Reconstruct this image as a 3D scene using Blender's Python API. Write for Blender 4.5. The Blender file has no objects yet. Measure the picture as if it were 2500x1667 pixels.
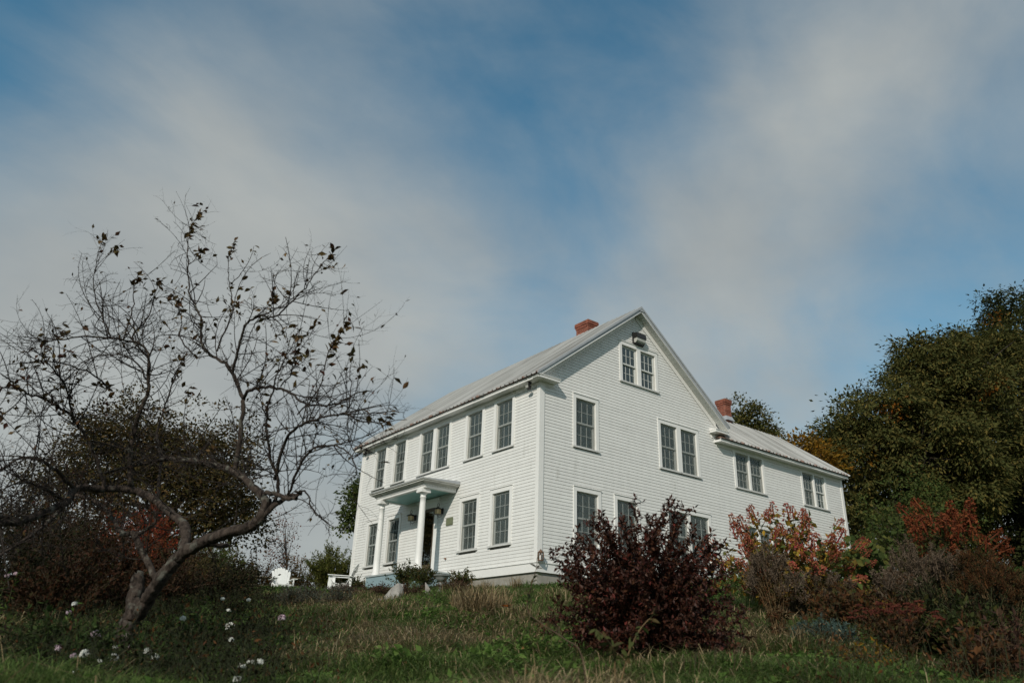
import bpy, bmesh, math, random
import numpy as np
from mathutils import Vector, Matrix
random.seed(7); rng = np.random.default_rng(11)
SC = bpy.context.scene; COL = SC.collection
R_ = math.radians

# ------------------------------------------------------------------ camera
CAM = np.array([-12.791251, -15.678431, -4.598348])
CR = np.array([0.79209, -0.609582, 0.031666]); CU = np.array([-0.265103, -0.296817, 0.917399]); CF = np.array([0.549830, 0.735057, 0.396708])
FPX = 1837.7256; YAW = 0.642227
HF = np.array([math.sin(YAW), math.cos(YAW)]); HR = np.array([math.cos(YAW), -math.sin(YAW)])
cd = bpy.data.cameras.new('camera'); cam = bpy.data.objects.new('camera', cd); COL.objects.link(cam)
M = Matrix.Identity(4)
for i in range(3):
    M[i][0], M[i][1], M[i][2], M[i][3] = CR[i], CU[i], -CF[i], CAM[i]
cam.matrix_world = M
cd.sensor_width = 36; cd.lens = 36 * FPX / 2500; cd.clip_start = 0.05; cd.clip_end = 6000
cd.dof.use_dof = True; cd.dof.focus_distance = 22.0; cd.dof.aperture_fstop = 2.2
SC.camera = cam

# ------------------------------------------------------------------ sun, sky, exposure
LD = np.array([1.2, 0.76, -0.86]); LD /= np.linalg.norm(LD)          # where sunlight travels
sun_el = math.asin(-LD[2]); sun_az = math.atan2(-LD[0], -LD[1])      # from +Y towards +X
sl = bpy.data.lights.new('sun', 'SUN'); sl.energy = 3.0; sl.angle = R_(0.53); sl.color = (1.0, 0.925, 0.82)
so = bpy.data.objects.new('sun', sl); COL.objects.link(so)
so.rotation_euler = Vector(LD).to_track_quat('-Z', 'Y').to_euler(); so.location = (-40, -30, 40)
SC.view_settings.view_transform = 'Standard'; SC.view_settings.look = 'None'
SC.view_settings.exposure = 0.0; SC.view_settings.gamma = 1.0; SC.view_settings.use_curve_mapping = False
W = bpy.data.worlds.new('World'); SC.world = W; W.use_nodes = True
nt = W.node_tree; nt.nodes.clear()
def N(t, tree=None, **k):
    n = (tree or nt).nodes.new(t)
    for a, b in k.items(): setattr(n, a, b)
    return n
SKS = 0.135
def build_sky():
    L = nt.links.new
    out = N('ShaderNodeOutputWorld'); bg = N('ShaderNodeBackground'); bg.inputs['Strength'].default_value = SKS
    sky = N('ShaderNodeTexSky', sky_type='NISHITA', sun_disc=False, sun_elevation=sun_el, sun_rotation=sun_az, air_density=1.0, dust_density=0.6, ozone_density=2.0)
    tc = N('ShaderNodeTexCoord')
    tint = N('ShaderNodeMix', data_type='RGBA', blend_type='MULTIPLY'); tint.inputs[0].default_value = 1.0
    tint.inputs[7].default_value = (0.22, 0.82, 0.86, 1)
    L(sky.outputs[0], tint.inputs[6])
    # thin high cloud: soft veils placed by direction, broken up by stretched noise
    mp = N('ShaderNodeMapping'); mp.inputs['Rotation'].default_value = (0.2, 0.35, 0.7); mp.inputs['Scale'].default_value = (1.0, 1.7, 2.2)
    L(tc.outputs['Generated'], mp.inputs[0])
    n1 = N('ShaderNodeTexNoise'); n1.inputs['Scale'].default_value = 2.3; n1.inputs['Detail'].default_value = 7; n1.inputs['Roughness'].default_value = 0.56; n1.inputs['Distortion'].default_value = 0.35
    L(mp.outputs[0], n1.inputs['Vector'])
    m3 = N('ShaderNodeMapping'); m3.inputs['Rotation'].default_value = (.5, .2, 1.1); m3.inputs['Scale'].default_value = (1.0, 1.9, 1.5); L(tc.outputs['Generated'], m3.inputs[0])
    n3 = N('ShaderNodeTexNoise'); n3.inputs['Scale'].default_value = 4.6; n3.inputs['Detail'].default_value = 9; n3.inputs['Roughness'].default_value = .55; n3.inputs['Distortion'].default_value = .3; L(m3.outputs[0], n3.inputs['Vector'])
    acc = None
    def math_(op, a, b=None, clamp=False):
        m = N('ShaderNodeMath', operation=op); m.use_clamp = clamp
        for i, v in enumerate((a, b)):
            if v is None: continue
            if isinstance(v, (int, float)): m.inputs[i].default_value = v
            else: L(v, m.inputs[i])
        return m.outputs[0]
    nz = math_('MULTIPLY', math_('SUBTRACT', n1.outputs[0], 0.5), .8)
    acc = math_('ADD', math_('ADD', nz, 0.645), math_('MULTIPLY', math_('SUBTRACT', n3.outputs[0], 0.5), 0.42))
    sz = N('ShaderNodeSeparateXYZ'); L(tc.outputs['Generated'], sz.inputs[0])      # the veil thickens towards the horizon
    hz = N('ShaderNodeMapRange', interpolation_type='SMOOTHSTEP'); hz.inputs[1].default_value = .02; hz.inputs[2].default_value = .30; hz.inputs[3].default_value = .8; hz.inputs[4].default_value = 0.0; L(sz.outputs[2], hz.inputs[0])
    acc = math_('ADD', acc, hz.outputs[0])
    for (px, py, rad, amp) in SKYBLOBS:
        d = CF + CR * (px - 1250) / FPX - CU * (py - 833.5) / FPX; d /= np.linalg.norm(d)
        vm = N('ShaderNodeVectorMath', operation='DOT_PRODUCT'); vm.inputs[1].default_value = tuple(d); L(tc.outputs['Generated'], vm.inputs[0])
        # gaussian falloff with angle: exp((cos-1)*2/rad^2 ...)
        e = math_('POWER', 2.718, math_('MULTIPLY', math_('SUBTRACT', vm.outputs['Value'], 1.0), 1.0 / (rad * rad)))
        acc = math_('ADD', acc, math_('MULTIPLY', e, amp))
    ms = N('ShaderNodeMapRange', interpolation_type='SMOOTHSTEP'); ms.inputs[1].default_value = -0.1; ms.inputs[2].default_value = 1.1; ms.inputs[3].default_value = 0.02; ms.inputs[4].default_value = 0.97
    L(acc, ms.inputs[0])
    # cloud brightness: a little lighter low down and in the thick parts
    n2 = N('ShaderNodeTexNoise'); n2.inputs['Scale'].default_value = 3.1; n2.inputs['Detail'].default_value = 5
    L(mp.outputs[0], n2.inputs['Vector'])
    cr = N('ShaderNodeValToRGB'); e = cr.color_ramp.elements
    k = 1 / SKS
    e[0].position = 0.3; e[0].color = (0.345 * k, 0.370 * k, 0.372 * k, 1); e[1].position = 0.75; e[1].color = (0.465 * k, 0.482 * k, 0.462 * k, 1)
    L(n2.outputs[0], cr.inputs[0])
    mx = N('ShaderNodeMix', data_type='RGBA'); L(ms.outputs[0], mx.inputs[0]); L(tint.outputs[2], mx.inputs[6]); L(cr.outputs[0], mx.inputs[7])
    L(mx.outputs[2], bg.inputs[0]); L(bg.outputs[0], out.inputs[0])
SKYBLOBS = [  # direction given as a point of the view, angular radius, + cloud / - clear
    (60, 60, 0.125, -0.59), (324, 60, 0.125, -0.14), (588, 60, 0.125, 0.08), (852, 60, 0.125, -0.10), (1116, 60, 0.125, -0.17), (1380, 60, 0.125, -0.17), (1644, 60, 0.125, -0.31), (1908, 60, 0.125, -0.07), (2172, 60, 0.125, 0.08), (2436, 60, 0.125, -0.17), (60, 330, 0.125, 0.06), (324, 330, 0.125, 0.39), (588, 330, 0.125, 0.10), (852, 330, 0.125, -0.14), (1380, 330, 0.125, -0.08), (1644, 330, 0.125, -0.19), (1908, 330, 0.125, 0.22), (2172, 330, 0.125, 0.25), (60, 600, 0.125, -0.15), (588, 600, 0.125, -0.04), (852, 600, 0.125, 0.06), (1116, 600, 0.125, 0.10), (1644, 600, 0.125, 0.13), (1908, 600, 0.125, 0.09), (2172, 600, 0.125, -0.29), (2436, 600, 0.125, -0.15), (60, 870, 0.125, 0.35), (324, 870, 0.125, 0.20), (588, 870, 0.125, 0.13), (852, 870, 0.125, 0.26), (1116, 870, 0.125, -0.06), (1380, 870, 0.125, -0.23), (1644, 870, 0.125, 0.17), (1908, 870, 0.125, 0.15), (2172, 870, 0.125, -0.12), (2436, 870, 0.125, 0.04)]
build_sky()

# ------------------------------------------------------------------ helpers
def at(px, py, D):
    d = CF + CR * (px - 1250) / FPX - CU * (py - 833.5) / FPX
    return CAM + d * (D / float(d[:2] @ HF))
def pix(P):
    d = np.asarray(P, float) - CAM; z = d @ CF
    return 1250 + FPX * (d @ CR) / z, 833.5 - FPX * (d @ CU) / z
def tag(o, label=None, cat=None, group=None, kind=None):
    if label: o['label'] = label
    if cat: o['category'] = cat
    if group: o['group'] = group
    if kind: o['kind'] = kind
    return o
def empty(name, loc, rz=0.0, label=None, cat=None, group=None):
    o = bpy.data.objects.new(name, None); COL.objects.link(o); o.location = tuple(loc); o.rotation_euler = (0, 0, rz); o.empty_display_size = 0.2
    return tag(o, label, cat, group)
def link(name, me, parent=None, mats=None):
    o = bpy.data.objects.new(name, me); COL.objects.link(o)
    if parent is not None: o.parent = parent
    return o
def np_mesh(name, V, F, mats, midx=None, smooth=False):
    """V (n,3), F (m,k) with one k"""
    V = np.asarray(V, np.float32); F = np.asarray(F, np.int32)
    me = bpy.data.meshes.new(name); m, k = F.shape
    me.vertices.add(len(V)); me.vertices.foreach_set('co', V.ravel())
    me.loops.add(m * k); me.loops.foreach_set('vertex_index', F.ravel())
    me.polygons.add(m); me.polygons.foreach_set('loop_start', np.arange(0, m * k, k, dtype=np.int32))
    for mt in (mats if isinstance(mats, (list, tuple)) else [mats]): me.materials.append(mt)
    if midx is not None: me.polygons.foreach_set('material_index', np.asarray(midx, np.int32))
    if smooth: me.polygons.foreach_set('use_smooth', np.ones(m, bool))
    me.update(calc_edges=True); me.validate()
    return me
class MB:
    """collects boxes, prisms and tubes into one mesh"""
    def __init__(s): s.v = []; s.f = []; s.mi = []
    def add(s, vs, fs, mi=0):
        b = len(s.v); s.v += [tuple(map(float, p)) for p in vs]; s.f += [tuple(b + i for i in f) for f in fs]; s.mi += [mi] * len(fs); return s
    def box(s, x0, x1, y0, y1, z0, z1, mi=0):
        vs = [(x, y, z) for z in (z0, z1) for y in (y0, y1) for x in (x0, x1)]
        return s.add(vs, [(0, 2, 3, 1), (4, 5, 7, 6), (0, 1, 5, 4), (2, 6, 7, 3), (0, 4, 6, 2), (1, 3, 7, 5)], mi)
    def hexa(s, vs, mi=0):  # 8 points: bottom 4 (ccw), top 4
        return s.add(vs, [(3, 2, 1, 0), (4, 5, 6, 7), (0, 1, 5, 4), (1, 2, 6, 5), (2, 3, 7, 6), (3, 0, 4, 7)], mi)
    def prism(s, poly, a, b, fn, mi=0):
        """poly of 2D points extruded from a to b, fn(p, q, t)->xyz"""
        n = len(poly); vs = [fn(p, q, a) for p, q in poly] + [fn(p, q, b) for p, q in poly]
        fs = [tuple(range(n))[::-1], tuple(range(n, 2 * n))] + [(i, (i + 1) % n, n + (i + 1) % n, n + i) for i in range(n)]
        return s.add(vs, fs, mi)
    def lathe(s, prof, cx=0, cy=0, n=20, mi=0):
        vs = [(cx + r * math.cos(2 * math.pi * k / n), cy + r * math.sin(2 * math.pi * k / n), z) for r, z in prof for k in range(n)]
        m = len(prof)
        fs = [(i * n + k, i * n + (k + 1) % n, (i + 1) * n + (k + 1) % n, (i + 1) * n + k) for i in range(m - 1) for k in range(n)]
        fs += [tuple(range(n))[::-1], tuple(range((m - 1) * n, m * n))]
        return s.add(vs, fs, mi)
    def tube(s, pts, rad, n=6, mi=0):
        V, F = tubes([(np.asarray(pts, float), np.broadcast_to(np.asarray(rad, float), (len(pts),)))], n)
        return s.add(V.tolist(), F.tolist(), mi)
    def mesh(s, name, mats, smooth=False):
        me = bpy.data.meshes.new(name); me.from_pydata(s.v, [], s.f)
        for m in (mats if isinstance(mats, (list, tuple)) else [mats]): me.materials.append(m)
        if any(s.mi): me.polygons.foreach_set('material_index', s.mi)
        if smooth: me.polygons.foreach_set('use_smooth', [True] * len(s.f))
        me.update(); return me
    def build(s, name, mats, parent=None, smooth=False):
        return link(name, s.mesh(name, mats, smooth), parent)
def tubes(paths, n=5):
    """paths: list of (pts (k,3), radii (k,)) -> V, F quads"""
    Vs, Fs, b = [], [], 0
    ang = np.arange(n) * 2 * np.pi / n; ca, sa = np.cos(ang), np.sin(ang)
    for P, r in paths:
        P = np.asarray(P, float); k = len(P)
        T = np.empty_like(P); T[1:-1] = P[2:] - P[:-2]; T[0] = P[1] - P[0]; T[-1] = P[-1] - P[-2]
        T /= np.linalg.norm(T, axis=1)[:, None] + 1e-12
        ref = np.array([0, 0, 1.0]) if abs(T[0][2]) < .8 else np.array([1.0, 0, 0])
        A = np.empty_like(P); a = ref - T[0] * (ref @ T[0]); a /= np.linalg.norm(a)
        for i in range(k):
            a = a - T[i] * (a @ T[i]); a /= np.linalg.norm(a) + 1e-12; A[i] = a
        B = np.cross(T, A); r = np.asarray(r, float)[:, None, None]
        V = P[:, None, :] + r * (A[:, None, :] * ca[None, :, None] + B[:, None, :] * sa[None, :, None])
        Vs.append(V.reshape(-1, 3))
        i = np.arange(k - 1)[:, None] * n; j = np.arange(n)[None, :]; j2 = (j + 1) % n
        Fs.append((b + np.stack([i + j, i + j2, i + n + j2, i + n + j], -1)).reshape(-1, 4)); b += k * n
    return np.concatenate(Vs), np.concatenate(Fs)
def unit(v): return v / (np.linalg.norm(v, axis=-1, keepdims=True) + 1e-12)
def rdir(n): return unit(rng.normal(size=(n, 3)))
def leaf_arrays(P, D, S, wr=.5, fold=.18, hint=None, bend=.12):
    """P base, D direction, S length -> 6-vertex folded leaves, 4 triangles each"""
    n = len(P); D = unit(D); S = np.broadcast_to(np.asarray(S, float), (n,))[:, None]
    H = rng.normal(size=(n, 3)) * .55 + (np.array([0, 0, 1.0]) if hint is None else hint)
    Nn = unit(H - D * np.sum(H * D, 1, keepdims=True)); Sd = np.cross(D, Nn)
    w = S * wr * .5
    base = P; mid = P + D * S * .5 - Nn * S * fold * .4; tip = P + D * S - Nn * S * bend
    l = P + D * S * .42 + Sd * w + Nn * S * fold * .3; r = P + D * S * .42 - Sd * w + Nn * S * fold * .3
    V = np.stack([base, l, mid, r, tip], 1).reshape(-1, 3)
    t = np.array([[0, 2, 1], [0, 3, 2], [1, 2, 4], [2, 3, 4]])
    return V, (np.arange(n)[:, None, None] * 5 + t).reshape(-1, 3)
def cheap_leaves(P, D, S, wr=.55, hint=None, rn=.7):
    n = len(P); D = unit(D); S = np.broadcast_to(np.asarray(S, float), (n,))[:, None]
    H = rng.normal(size=(n, 3)) * rn + (np.array([0, 0, 1.0]) if hint is None else hint)
    Nn = unit(H - D * np.sum(H * D, 1, keepdims=True)); Sd = np.cross(D, Nn); w = S * wr * .5
    V = np.stack([P, P + D * S * .45 + Sd * w - Nn * S * .08, P + D * S, P + D * S * .45 - Sd * w - Nn * S * .08], 1).reshape(-1, 3)
    t = np.array([[0, 1, 2], [0, 2, 3]])
    return V, (np.arange(n)[:, None, None] * 4 + t).reshape(-1, 3)
def bez(a, b, c, n=6):
    t = np.linspace(0, 1, n)[:, None]; return (1 - t) ** 2 * a + 2 * t * (1 - t) * b + t * t * c
def smooth_path(pts, n=4):
    P = np.asarray(pts, float); out = []
    Q = np.vstack([2 * P[0] - P[1], P, 2 * P[-1] - P[-2]])
    for i in range(1, len(Q) - 2):
        for t in np.linspace(0, 1, n, endpoint=False):
            a, b, c, d = Q[i - 1], Q[i], Q[i + 1], Q[i + 2]
            out.append(.5 * ((2 * b) + (c - a) * t + (2 * a - 5 * b + 4 * c - d) * t * t + (3 * b - a - 3 * c + d) * t ** 3))
    out.append(P[-1]); return np.array(out)

# ------------------------------------------------------------------ materials
def new_mat(name):
    m = bpy.data.materials.new(name); m.use_nodes = True; t = m.node_tree; t.nodes.clear()
    return m, t, N('ShaderNodeOutputMaterial', t), t.links.new
def rgba(c): return (c[0], c[1], c[2], 1.0)
def painted(name, col, rough=.55, var=.06, scale=6.0, bump=.0, dirt=None, spec=.3, objvar=0.0, metallic=0.0, stretch=(1, 1, 1), dirt_scale=1.3, dirt_pos=.62):
    """paint / stone / metal: base colour with soft noise variation, optional blotchy second colour, optional bump"""
    m, t, out, L = new_mat(name)
    p = N('ShaderNodeBsdfPrincipled', t); p.inputs['Roughness'].default_value = rough; p.inputs['Specular IOR Level'].default_value = spec; p.inputs['Metallic'].default_value = metallic
    g = N('ShaderNodeNewGeometry', t); mp = N('ShaderNodeMapping', t); mp.inputs['Scale'].default_value = stretch; L(g.outputs['Position'], mp.inputs[0])
    nz = N('ShaderNodeTexNoise', t); nz.inputs['Scale'].default_value = scale; nz.inputs['Detail'].default_value = 6; L(mp.outputs[0], nz.inputs['Vector'])
    cr = N('ShaderNodeValToRGB', t); e = cr.color_ramp.elements
    e[0].position = .3; e[1].position = .7; e[0].color = rgba([c * (1 - var) for c in col]); e[1].color = rgba([min(1, c * (1 + var)) for c in col]); L(nz.outputs[0], cr.inputs[0])
    c = cr.outputs[0]
    if objvar:
        oi = N('ShaderNodeObjectInfo', t); hv = N('ShaderNodeHueSaturation', t)
        mr = N('ShaderNodeMapRange', t); mr.inputs[3].default_value = 1 - objvar; mr.inputs[4].default_value = 1 + objvar; L(oi.outputs['Random'], mr.inputs[0]); L(mr.outputs[0], hv.inputs['Value']); L(c, hv.inputs['Color']); c = hv.outputs[0]
    if dirt:
        n2 = N('ShaderNodeTexNoise', t); n2.inputs['Scale'].default_value = dirt_scale; n2.inputs['Detail'].default_value = 8; n2.inputs['Roughness'].default_value = .65; L(mp.outputs[0], n2.inputs['Vector'])
        r2 = N('ShaderNodeMapRange', t, interpolation_type='SMOOTHSTEP'); r2.inputs[1].default_value = dirt_pos; r2.inputs[2].default_value = dirt_pos + .16; r2.inputs[4].default_value = dirt[1]; L(n2.outputs[0], r2.inputs[0])
        mx = N('ShaderNodeMix', t, data_type='RGBA'); L(r2.outputs[0], mx.inputs[0]); L(c, mx.inputs[6]); mx.inputs[7].default_value = rgba(dirt[0]); c = mx.outputs[2]
    L(c, p.inputs['Base Color'])
    if bump:
        b = N('ShaderNodeBump', t); b.inputs['Strength'].default_value = bump; b.inputs['Distance'].default_value = .02; L(nz.outputs[0], b.inputs['Height']); L(b.outputs[0], p.inputs['Normal'])
    L(p.outputs[0], out.inputs[0]); return m
def leafy(name, cols, trans=.3, rough=.7, spec=.08):
    m, t, out, L = new_mat(name)
    g = N('ShaderNodeNewGeometry', t); oi = N('ShaderNodeObjectInfo', t)
    ad = N('ShaderNodeMath', t, operation='ADD'); fr = N('ShaderNodeMath', t, operation='FRACT'); L(g.outputs['Random Per Island'], ad.inputs[0]); L(oi.outputs['Random'], ad.inputs[1]); L(ad.outputs[0], fr.inputs[0])
    cr = N('ShaderNodeValToRGB', t); cr.color_ramp.interpolation = 'LINEAR'; e = cr.color_ramp.elements
    while len(e) < len(cols): e.new(.5)
    for i, c in enumerate(cols): e[i].position = i / (len(cols) - 1); e[i].color = rgba(c)
    L(fr.outputs[0], cr.inputs[0])
    p = N('ShaderNodeBsdfPrincipled', t); p.inputs['Roughness'].default_value = rough; p.inputs['Specular IOR Level'].default_value = spec; L(cr.outputs[0], p.inputs['Base Color'])
    tr = N('ShaderNodeBsdfTranslucent', t); L(cr.outputs[0], tr.inputs[0])
    mx = N('ShaderNodeMixShader', t); mx.inputs[0].default_value = trans; L(p.outputs[0], mx.inputs[1]); L(tr.outputs[0], mx.inputs[2]); L(mx.outputs[0], out.inputs[0]); return m

WHITE = painted('white_paint', (.70, .715, .70), .5, .03, 9, .0, dirt=((.50, .51, .47), .35), dirt_scale=2.2)
TRIM = painted('white_trim_paint', (.79, .785, .76), .45, .025, 9, .0, dirt=((.58, .58, .53), .3), dirt_scale=1.7, dirt_pos=.66)
BOARD = painted('white_clapboard_paint', (.735, .735, .71), .55, .04, 3.5, .06, dirt=((.46, .46, .42), .42), objvar=.03, dirt_scale=1.5, dirt_pos=.58, stretch=(1.6, 1.6, .5))
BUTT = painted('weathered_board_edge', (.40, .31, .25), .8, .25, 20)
SASH = painted('shade_greyed_sash_paint', (.60, .615, .59), .5, .03, 9)  # white sash paint, greyed to put the shading into its colour
JAMB = painted('beige_jamb_liner', (.52, .51, .47), .5, .03, 9)
TEAL = painted('teal_porch_ceiling_paint', (.24, .46, .44), .3, .04, 3, .02)
BLUE = painted('pale_blue_skirt_paint', (.25, .345, .375), .5, .06, 5)
ROOFM = painted('galvanised_roof_metal', (.40, .405, .385), .42, .09, 2.2, .03, dirt=((.30, .22, .17), .55), objvar=.05, metallic=.0, spec=.5, dirt_scale=1.1, dirt_pos=.60)
def roof_mat():
    m, t, out, L = new_mat('ribbed_roof_sheet')
    tc = N('ShaderNodeTexCoord', t); oi = N('ShaderNodeObjectInfo', t); mp = N('ShaderNodeMapping', t); mp.inputs['Scale'].default_value = (14, .35, 1); L(tc.outputs['Object'], mp.inputs[0]); L(oi.outputs['Random'], mp.inputs['Location'])
    sc = N('ShaderNodeVectorMath', t, operation='SCALE'); L(oi.outputs['Random'], sc.inputs[0]); sc.inputs['Scale'].default_value = 37.0; L(sc.outputs[0], mp.inputs['Location'])
    nz = N('ShaderNodeTexNoise', t); nz.inputs['Scale'].default_value = 1.0; nz.inputs['Detail'].default_value = 4; L(mp.outputs[0], nz.inputs['Vector'])
    cr = N('ShaderNodeValToRGB', t); e = cr.color_ramp.elements; e.new(.5)
    for i, (p, c) in enumerate([(.32, (.20, .195, .18)), (.5, (.35, .35, .335)), (.68, (.44, .44, .425))]): e[i].position = p; e[i].color = rgba(c)  # streak contrast painted in for the shaded sides of the ribs
    L(nz.outputs[0], cr.inputs[0])
    hv = N('ShaderNodeHueSaturation', t); mr = N('ShaderNodeMapRange', t); mr.inputs[3].default_value = .90; mr.inputs[4].default_value = 1.08; L(oi.outputs['Random'], mr.inputs[0]); L(mr.outputs[0], hv.inputs['Value']); L(cr.outputs[0], hv.inputs['Color'])
    # rust creeping up from the eave edge, in tongues
    sp = N('ShaderNodeSeparateXYZ', t); L(tc.outputs['Object'], sp.inputs[0]); n2 = N('ShaderNodeTexNoise', t); n2.inputs['Scale'].default_value = 5.0; mp2 = N('ShaderNodeMapping', t); mp2.inputs['Scale'].default_value = (1, .5, 1); L(tc.outputs['Object'], mp2.inputs[0]); L(sc.outputs[0], mp2.inputs['Location']); L(mp2.outputs[0], n2.inputs['Vector'])
    ma = N('ShaderNodeMath', t, operation='MULTIPLY_ADD'); L(n2.outputs[0], ma.inputs[0]); ma.inputs[1].default_value = .9; ma.inputs[2].default_value = -.43; sb = N('ShaderNodeMath', t, operation='SUBTRACT'); L(ma.outputs[0], sb.inputs[0]); L(sp.outputs[1], sb.inputs[1])
    r2 = N('ShaderNodeMapRange', t); r2.inputs[1].default_value = -.04; r2.inputs[2].default_value = .06; r2.inputs[4].default_value = .75; L(sb.outputs[0], r2.inputs[0])
    mx = N('ShaderNodeMix', t, data_type='RGBA'); L(r2.outputs[0], mx.inputs[0]); L(hv.outputs[0], mx.inputs[6]); mx.inputs[7].default_value = (.20, .085, .045, 1)
    p = N('ShaderNodeBsdfPrincipled', t); p.inputs['Roughness'].default_value = .45; p.inputs['Specular IOR Level'].default_value = .5; L(mx.outputs[2], p.inputs['Base Color']); L(p.outputs[0], out.inputs[0]); return m
ROOFM = roof_mat()
RIDGEM = painted('galvanised_flashing', (.36, .38, .40), .4, .06, 4, spec=.5)
RUST = painted('rusty_drip_edge', (.085, .045, .03), .8, .35, 7)
CONC = painted('grey_concrete', (.30, .285, .25), .9, .12, 5, .3, dirt=((.19, .18, .15), .6))
BRICK = painted('red_brick', (.245, .086, .056), .85, .16, 25, .3, dirt=((.16, .06, .04), .5), objvar=.24, dirt_scale=7, dirt_pos=.62)
MORTAR = painted('pale_mortar', (.50, .42, .34), .95, .08, 30, .2)
BLACKM = painted('black_metal', (.018, .017, .016), .45, .2, 12, spec=.5)
BRONZE = painted('bronze_door_metal', (.085, .062, .038), .35, .15, 8, spec=.5)
SILL = painted('weathered_sill', (.60, .60, .58), .6, .05, 12, .05)
PLAQ = painted('verdigris_plaque', (.17, .19, .115), .5, .12, 14, .1)
AMBER = painted('amber_lantern_glass', (.62, .47, .24), .18, .06, 10, spec=.5)
LENS = painted('ribbed_lamp_lens', (.46, .46, .42), .15, .08, 18, .25, spec=.6)
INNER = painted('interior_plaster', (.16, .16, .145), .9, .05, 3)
CURT = painted('sheer_curtain', (.46, .47, .45), .9, .05, 6)
def glass_mat(name, ior):
    m, t, out, L = new_mat(name)
    lw = N('ShaderNodeFresnel', t); lw.inputs[0].default_value = ior
    tr = N('ShaderNodeBsdfTransparent', t); tr.inputs[0].default_value = (.46, .60, .57, 1)
    gl = N('ShaderNodeBsdfGlossy', t); gl.inputs['Roughness'].default_value = .02; gl.inputs[0].default_value = (.86, 1, .97, 1)
    g = N('ShaderNodeNewGeometry', t); nz = N('ShaderNodeTexNoise', t); nz.inputs['Scale'].default_value = 1.6; L(g.outputs['Position'], nz.inputs['Vector'])
    b = N('ShaderNodeBump', t); b.inputs['Strength'].default_value = .08; b.inputs['Distance'].default_value = .05; L(nz.outputs[0], b.inputs['Height']); L(b.outputs[0], gl.inputs['Normal'])
    mx = N('ShaderNodeMixShader', t); L(lw.outputs[0], mx.inputs[0]); L(tr.outputs[0], mx.inputs[1]); L(gl.outputs[0], mx.inputs[2]); L(mx.outputs[0], out.inputs[0]); return m
GLASS = glass_mat('window_glass', 2.1); STORM = glass_mat('storm_door_glass', 3.6)
def screen_mat():
    m, t, out, L = new_mat('insect_screen_mesh')
    tr = N('ShaderNodeBsdfTransparent', t); df = N('ShaderNodeBsdfDiffuse', t); df.inputs[0].default_value = (.15, .175, .165, 1)
    mx = N('ShaderNodeMixShader', t); mx.inputs[0].default_value = .20; L(tr.outputs[0], mx.inputs[1]); L(df.outputs[0], mx.inputs[2]); L(mx.outputs[0], out.inputs[0]); return m
SCREEN = screen_mat()
def bark_mat(name, c1, c2, c3, sc=9):
    m, t, out, L = new_mat(name)
    g = N('ShaderNodeNewGeometry', t); mp = N('ShaderNodeMapping', t); mp.inputs['Scale'].default_value = (1, 1, .22); L(g.outputs['Position'], mp.inputs[0])
    nz = N('ShaderNodeTexNoise', t); nz.inputs['Scale'].default_value = sc * 3; nz.inputs['Detail'].default_value = 8; nz.inputs['Roughness'].default_value = .7; L(mp.outputs[0], nz.inputs['Vector'])
    cr = N('ShaderNodeValToRGB', t); e = cr.color_ramp.elements; e[0].position = .36; e[0].color = rgba(c1); e[1].position = .66; e[1].color = rgba(c2); L(nz.outputs[0], cr.inputs[0])
    n2 = N('ShaderNodeTexNoise', t); n2.inputs['Scale'].default_value = sc; n2.inputs['Detail'].default_value = 5; L(g.outputs['Position'], n2.inputs['Vector'])
    mr = N('ShaderNodeMapRange', t); mr.inputs[1].default_value = .56; mr.inputs[2].default_value = .66; mr.inputs[4].default_value = .7; L(n2.outputs[0], mr.inputs[0])
    mx = N('ShaderNodeMix', t, data_type='RGBA'); L(mr.outputs[0], mx.inputs[0]); L(cr.outputs[0], mx.inputs[6]); mx.inputs[7].default_value = rgba(c3)
    p = N('ShaderNodeBsdfPrincipled', t); p.inputs['Roughness'].default_value = .9; p.inputs['Specular IOR Level'].default_value = .15; L(mx.outputs[2], p.inputs['Base Color'])
    b = N('ShaderNodeBump', t); b.inputs['Strength'].default_value = .9; b.inputs['Distance'].default_value = .03; L(nz.outputs[0], b.inputs['Height']); L(b.outputs[0], p.inputs['Normal'])
    L(p.outputs[0], out.inputs[0]); return m
BARK = bark_mat('apple_bark', (.016, .012, .010), (.088, .068, .055), (.15, .15, .125))
TWIG = bark_mat('twig_bark', (.02, .015, .013), (.06, .047, .04), (.12, .115, .095), 30)
DKBARK = bark_mat('dark_bark', (.02, .016, .012), (.075, .06, .048), (.10, .10, .085), 5)

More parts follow.
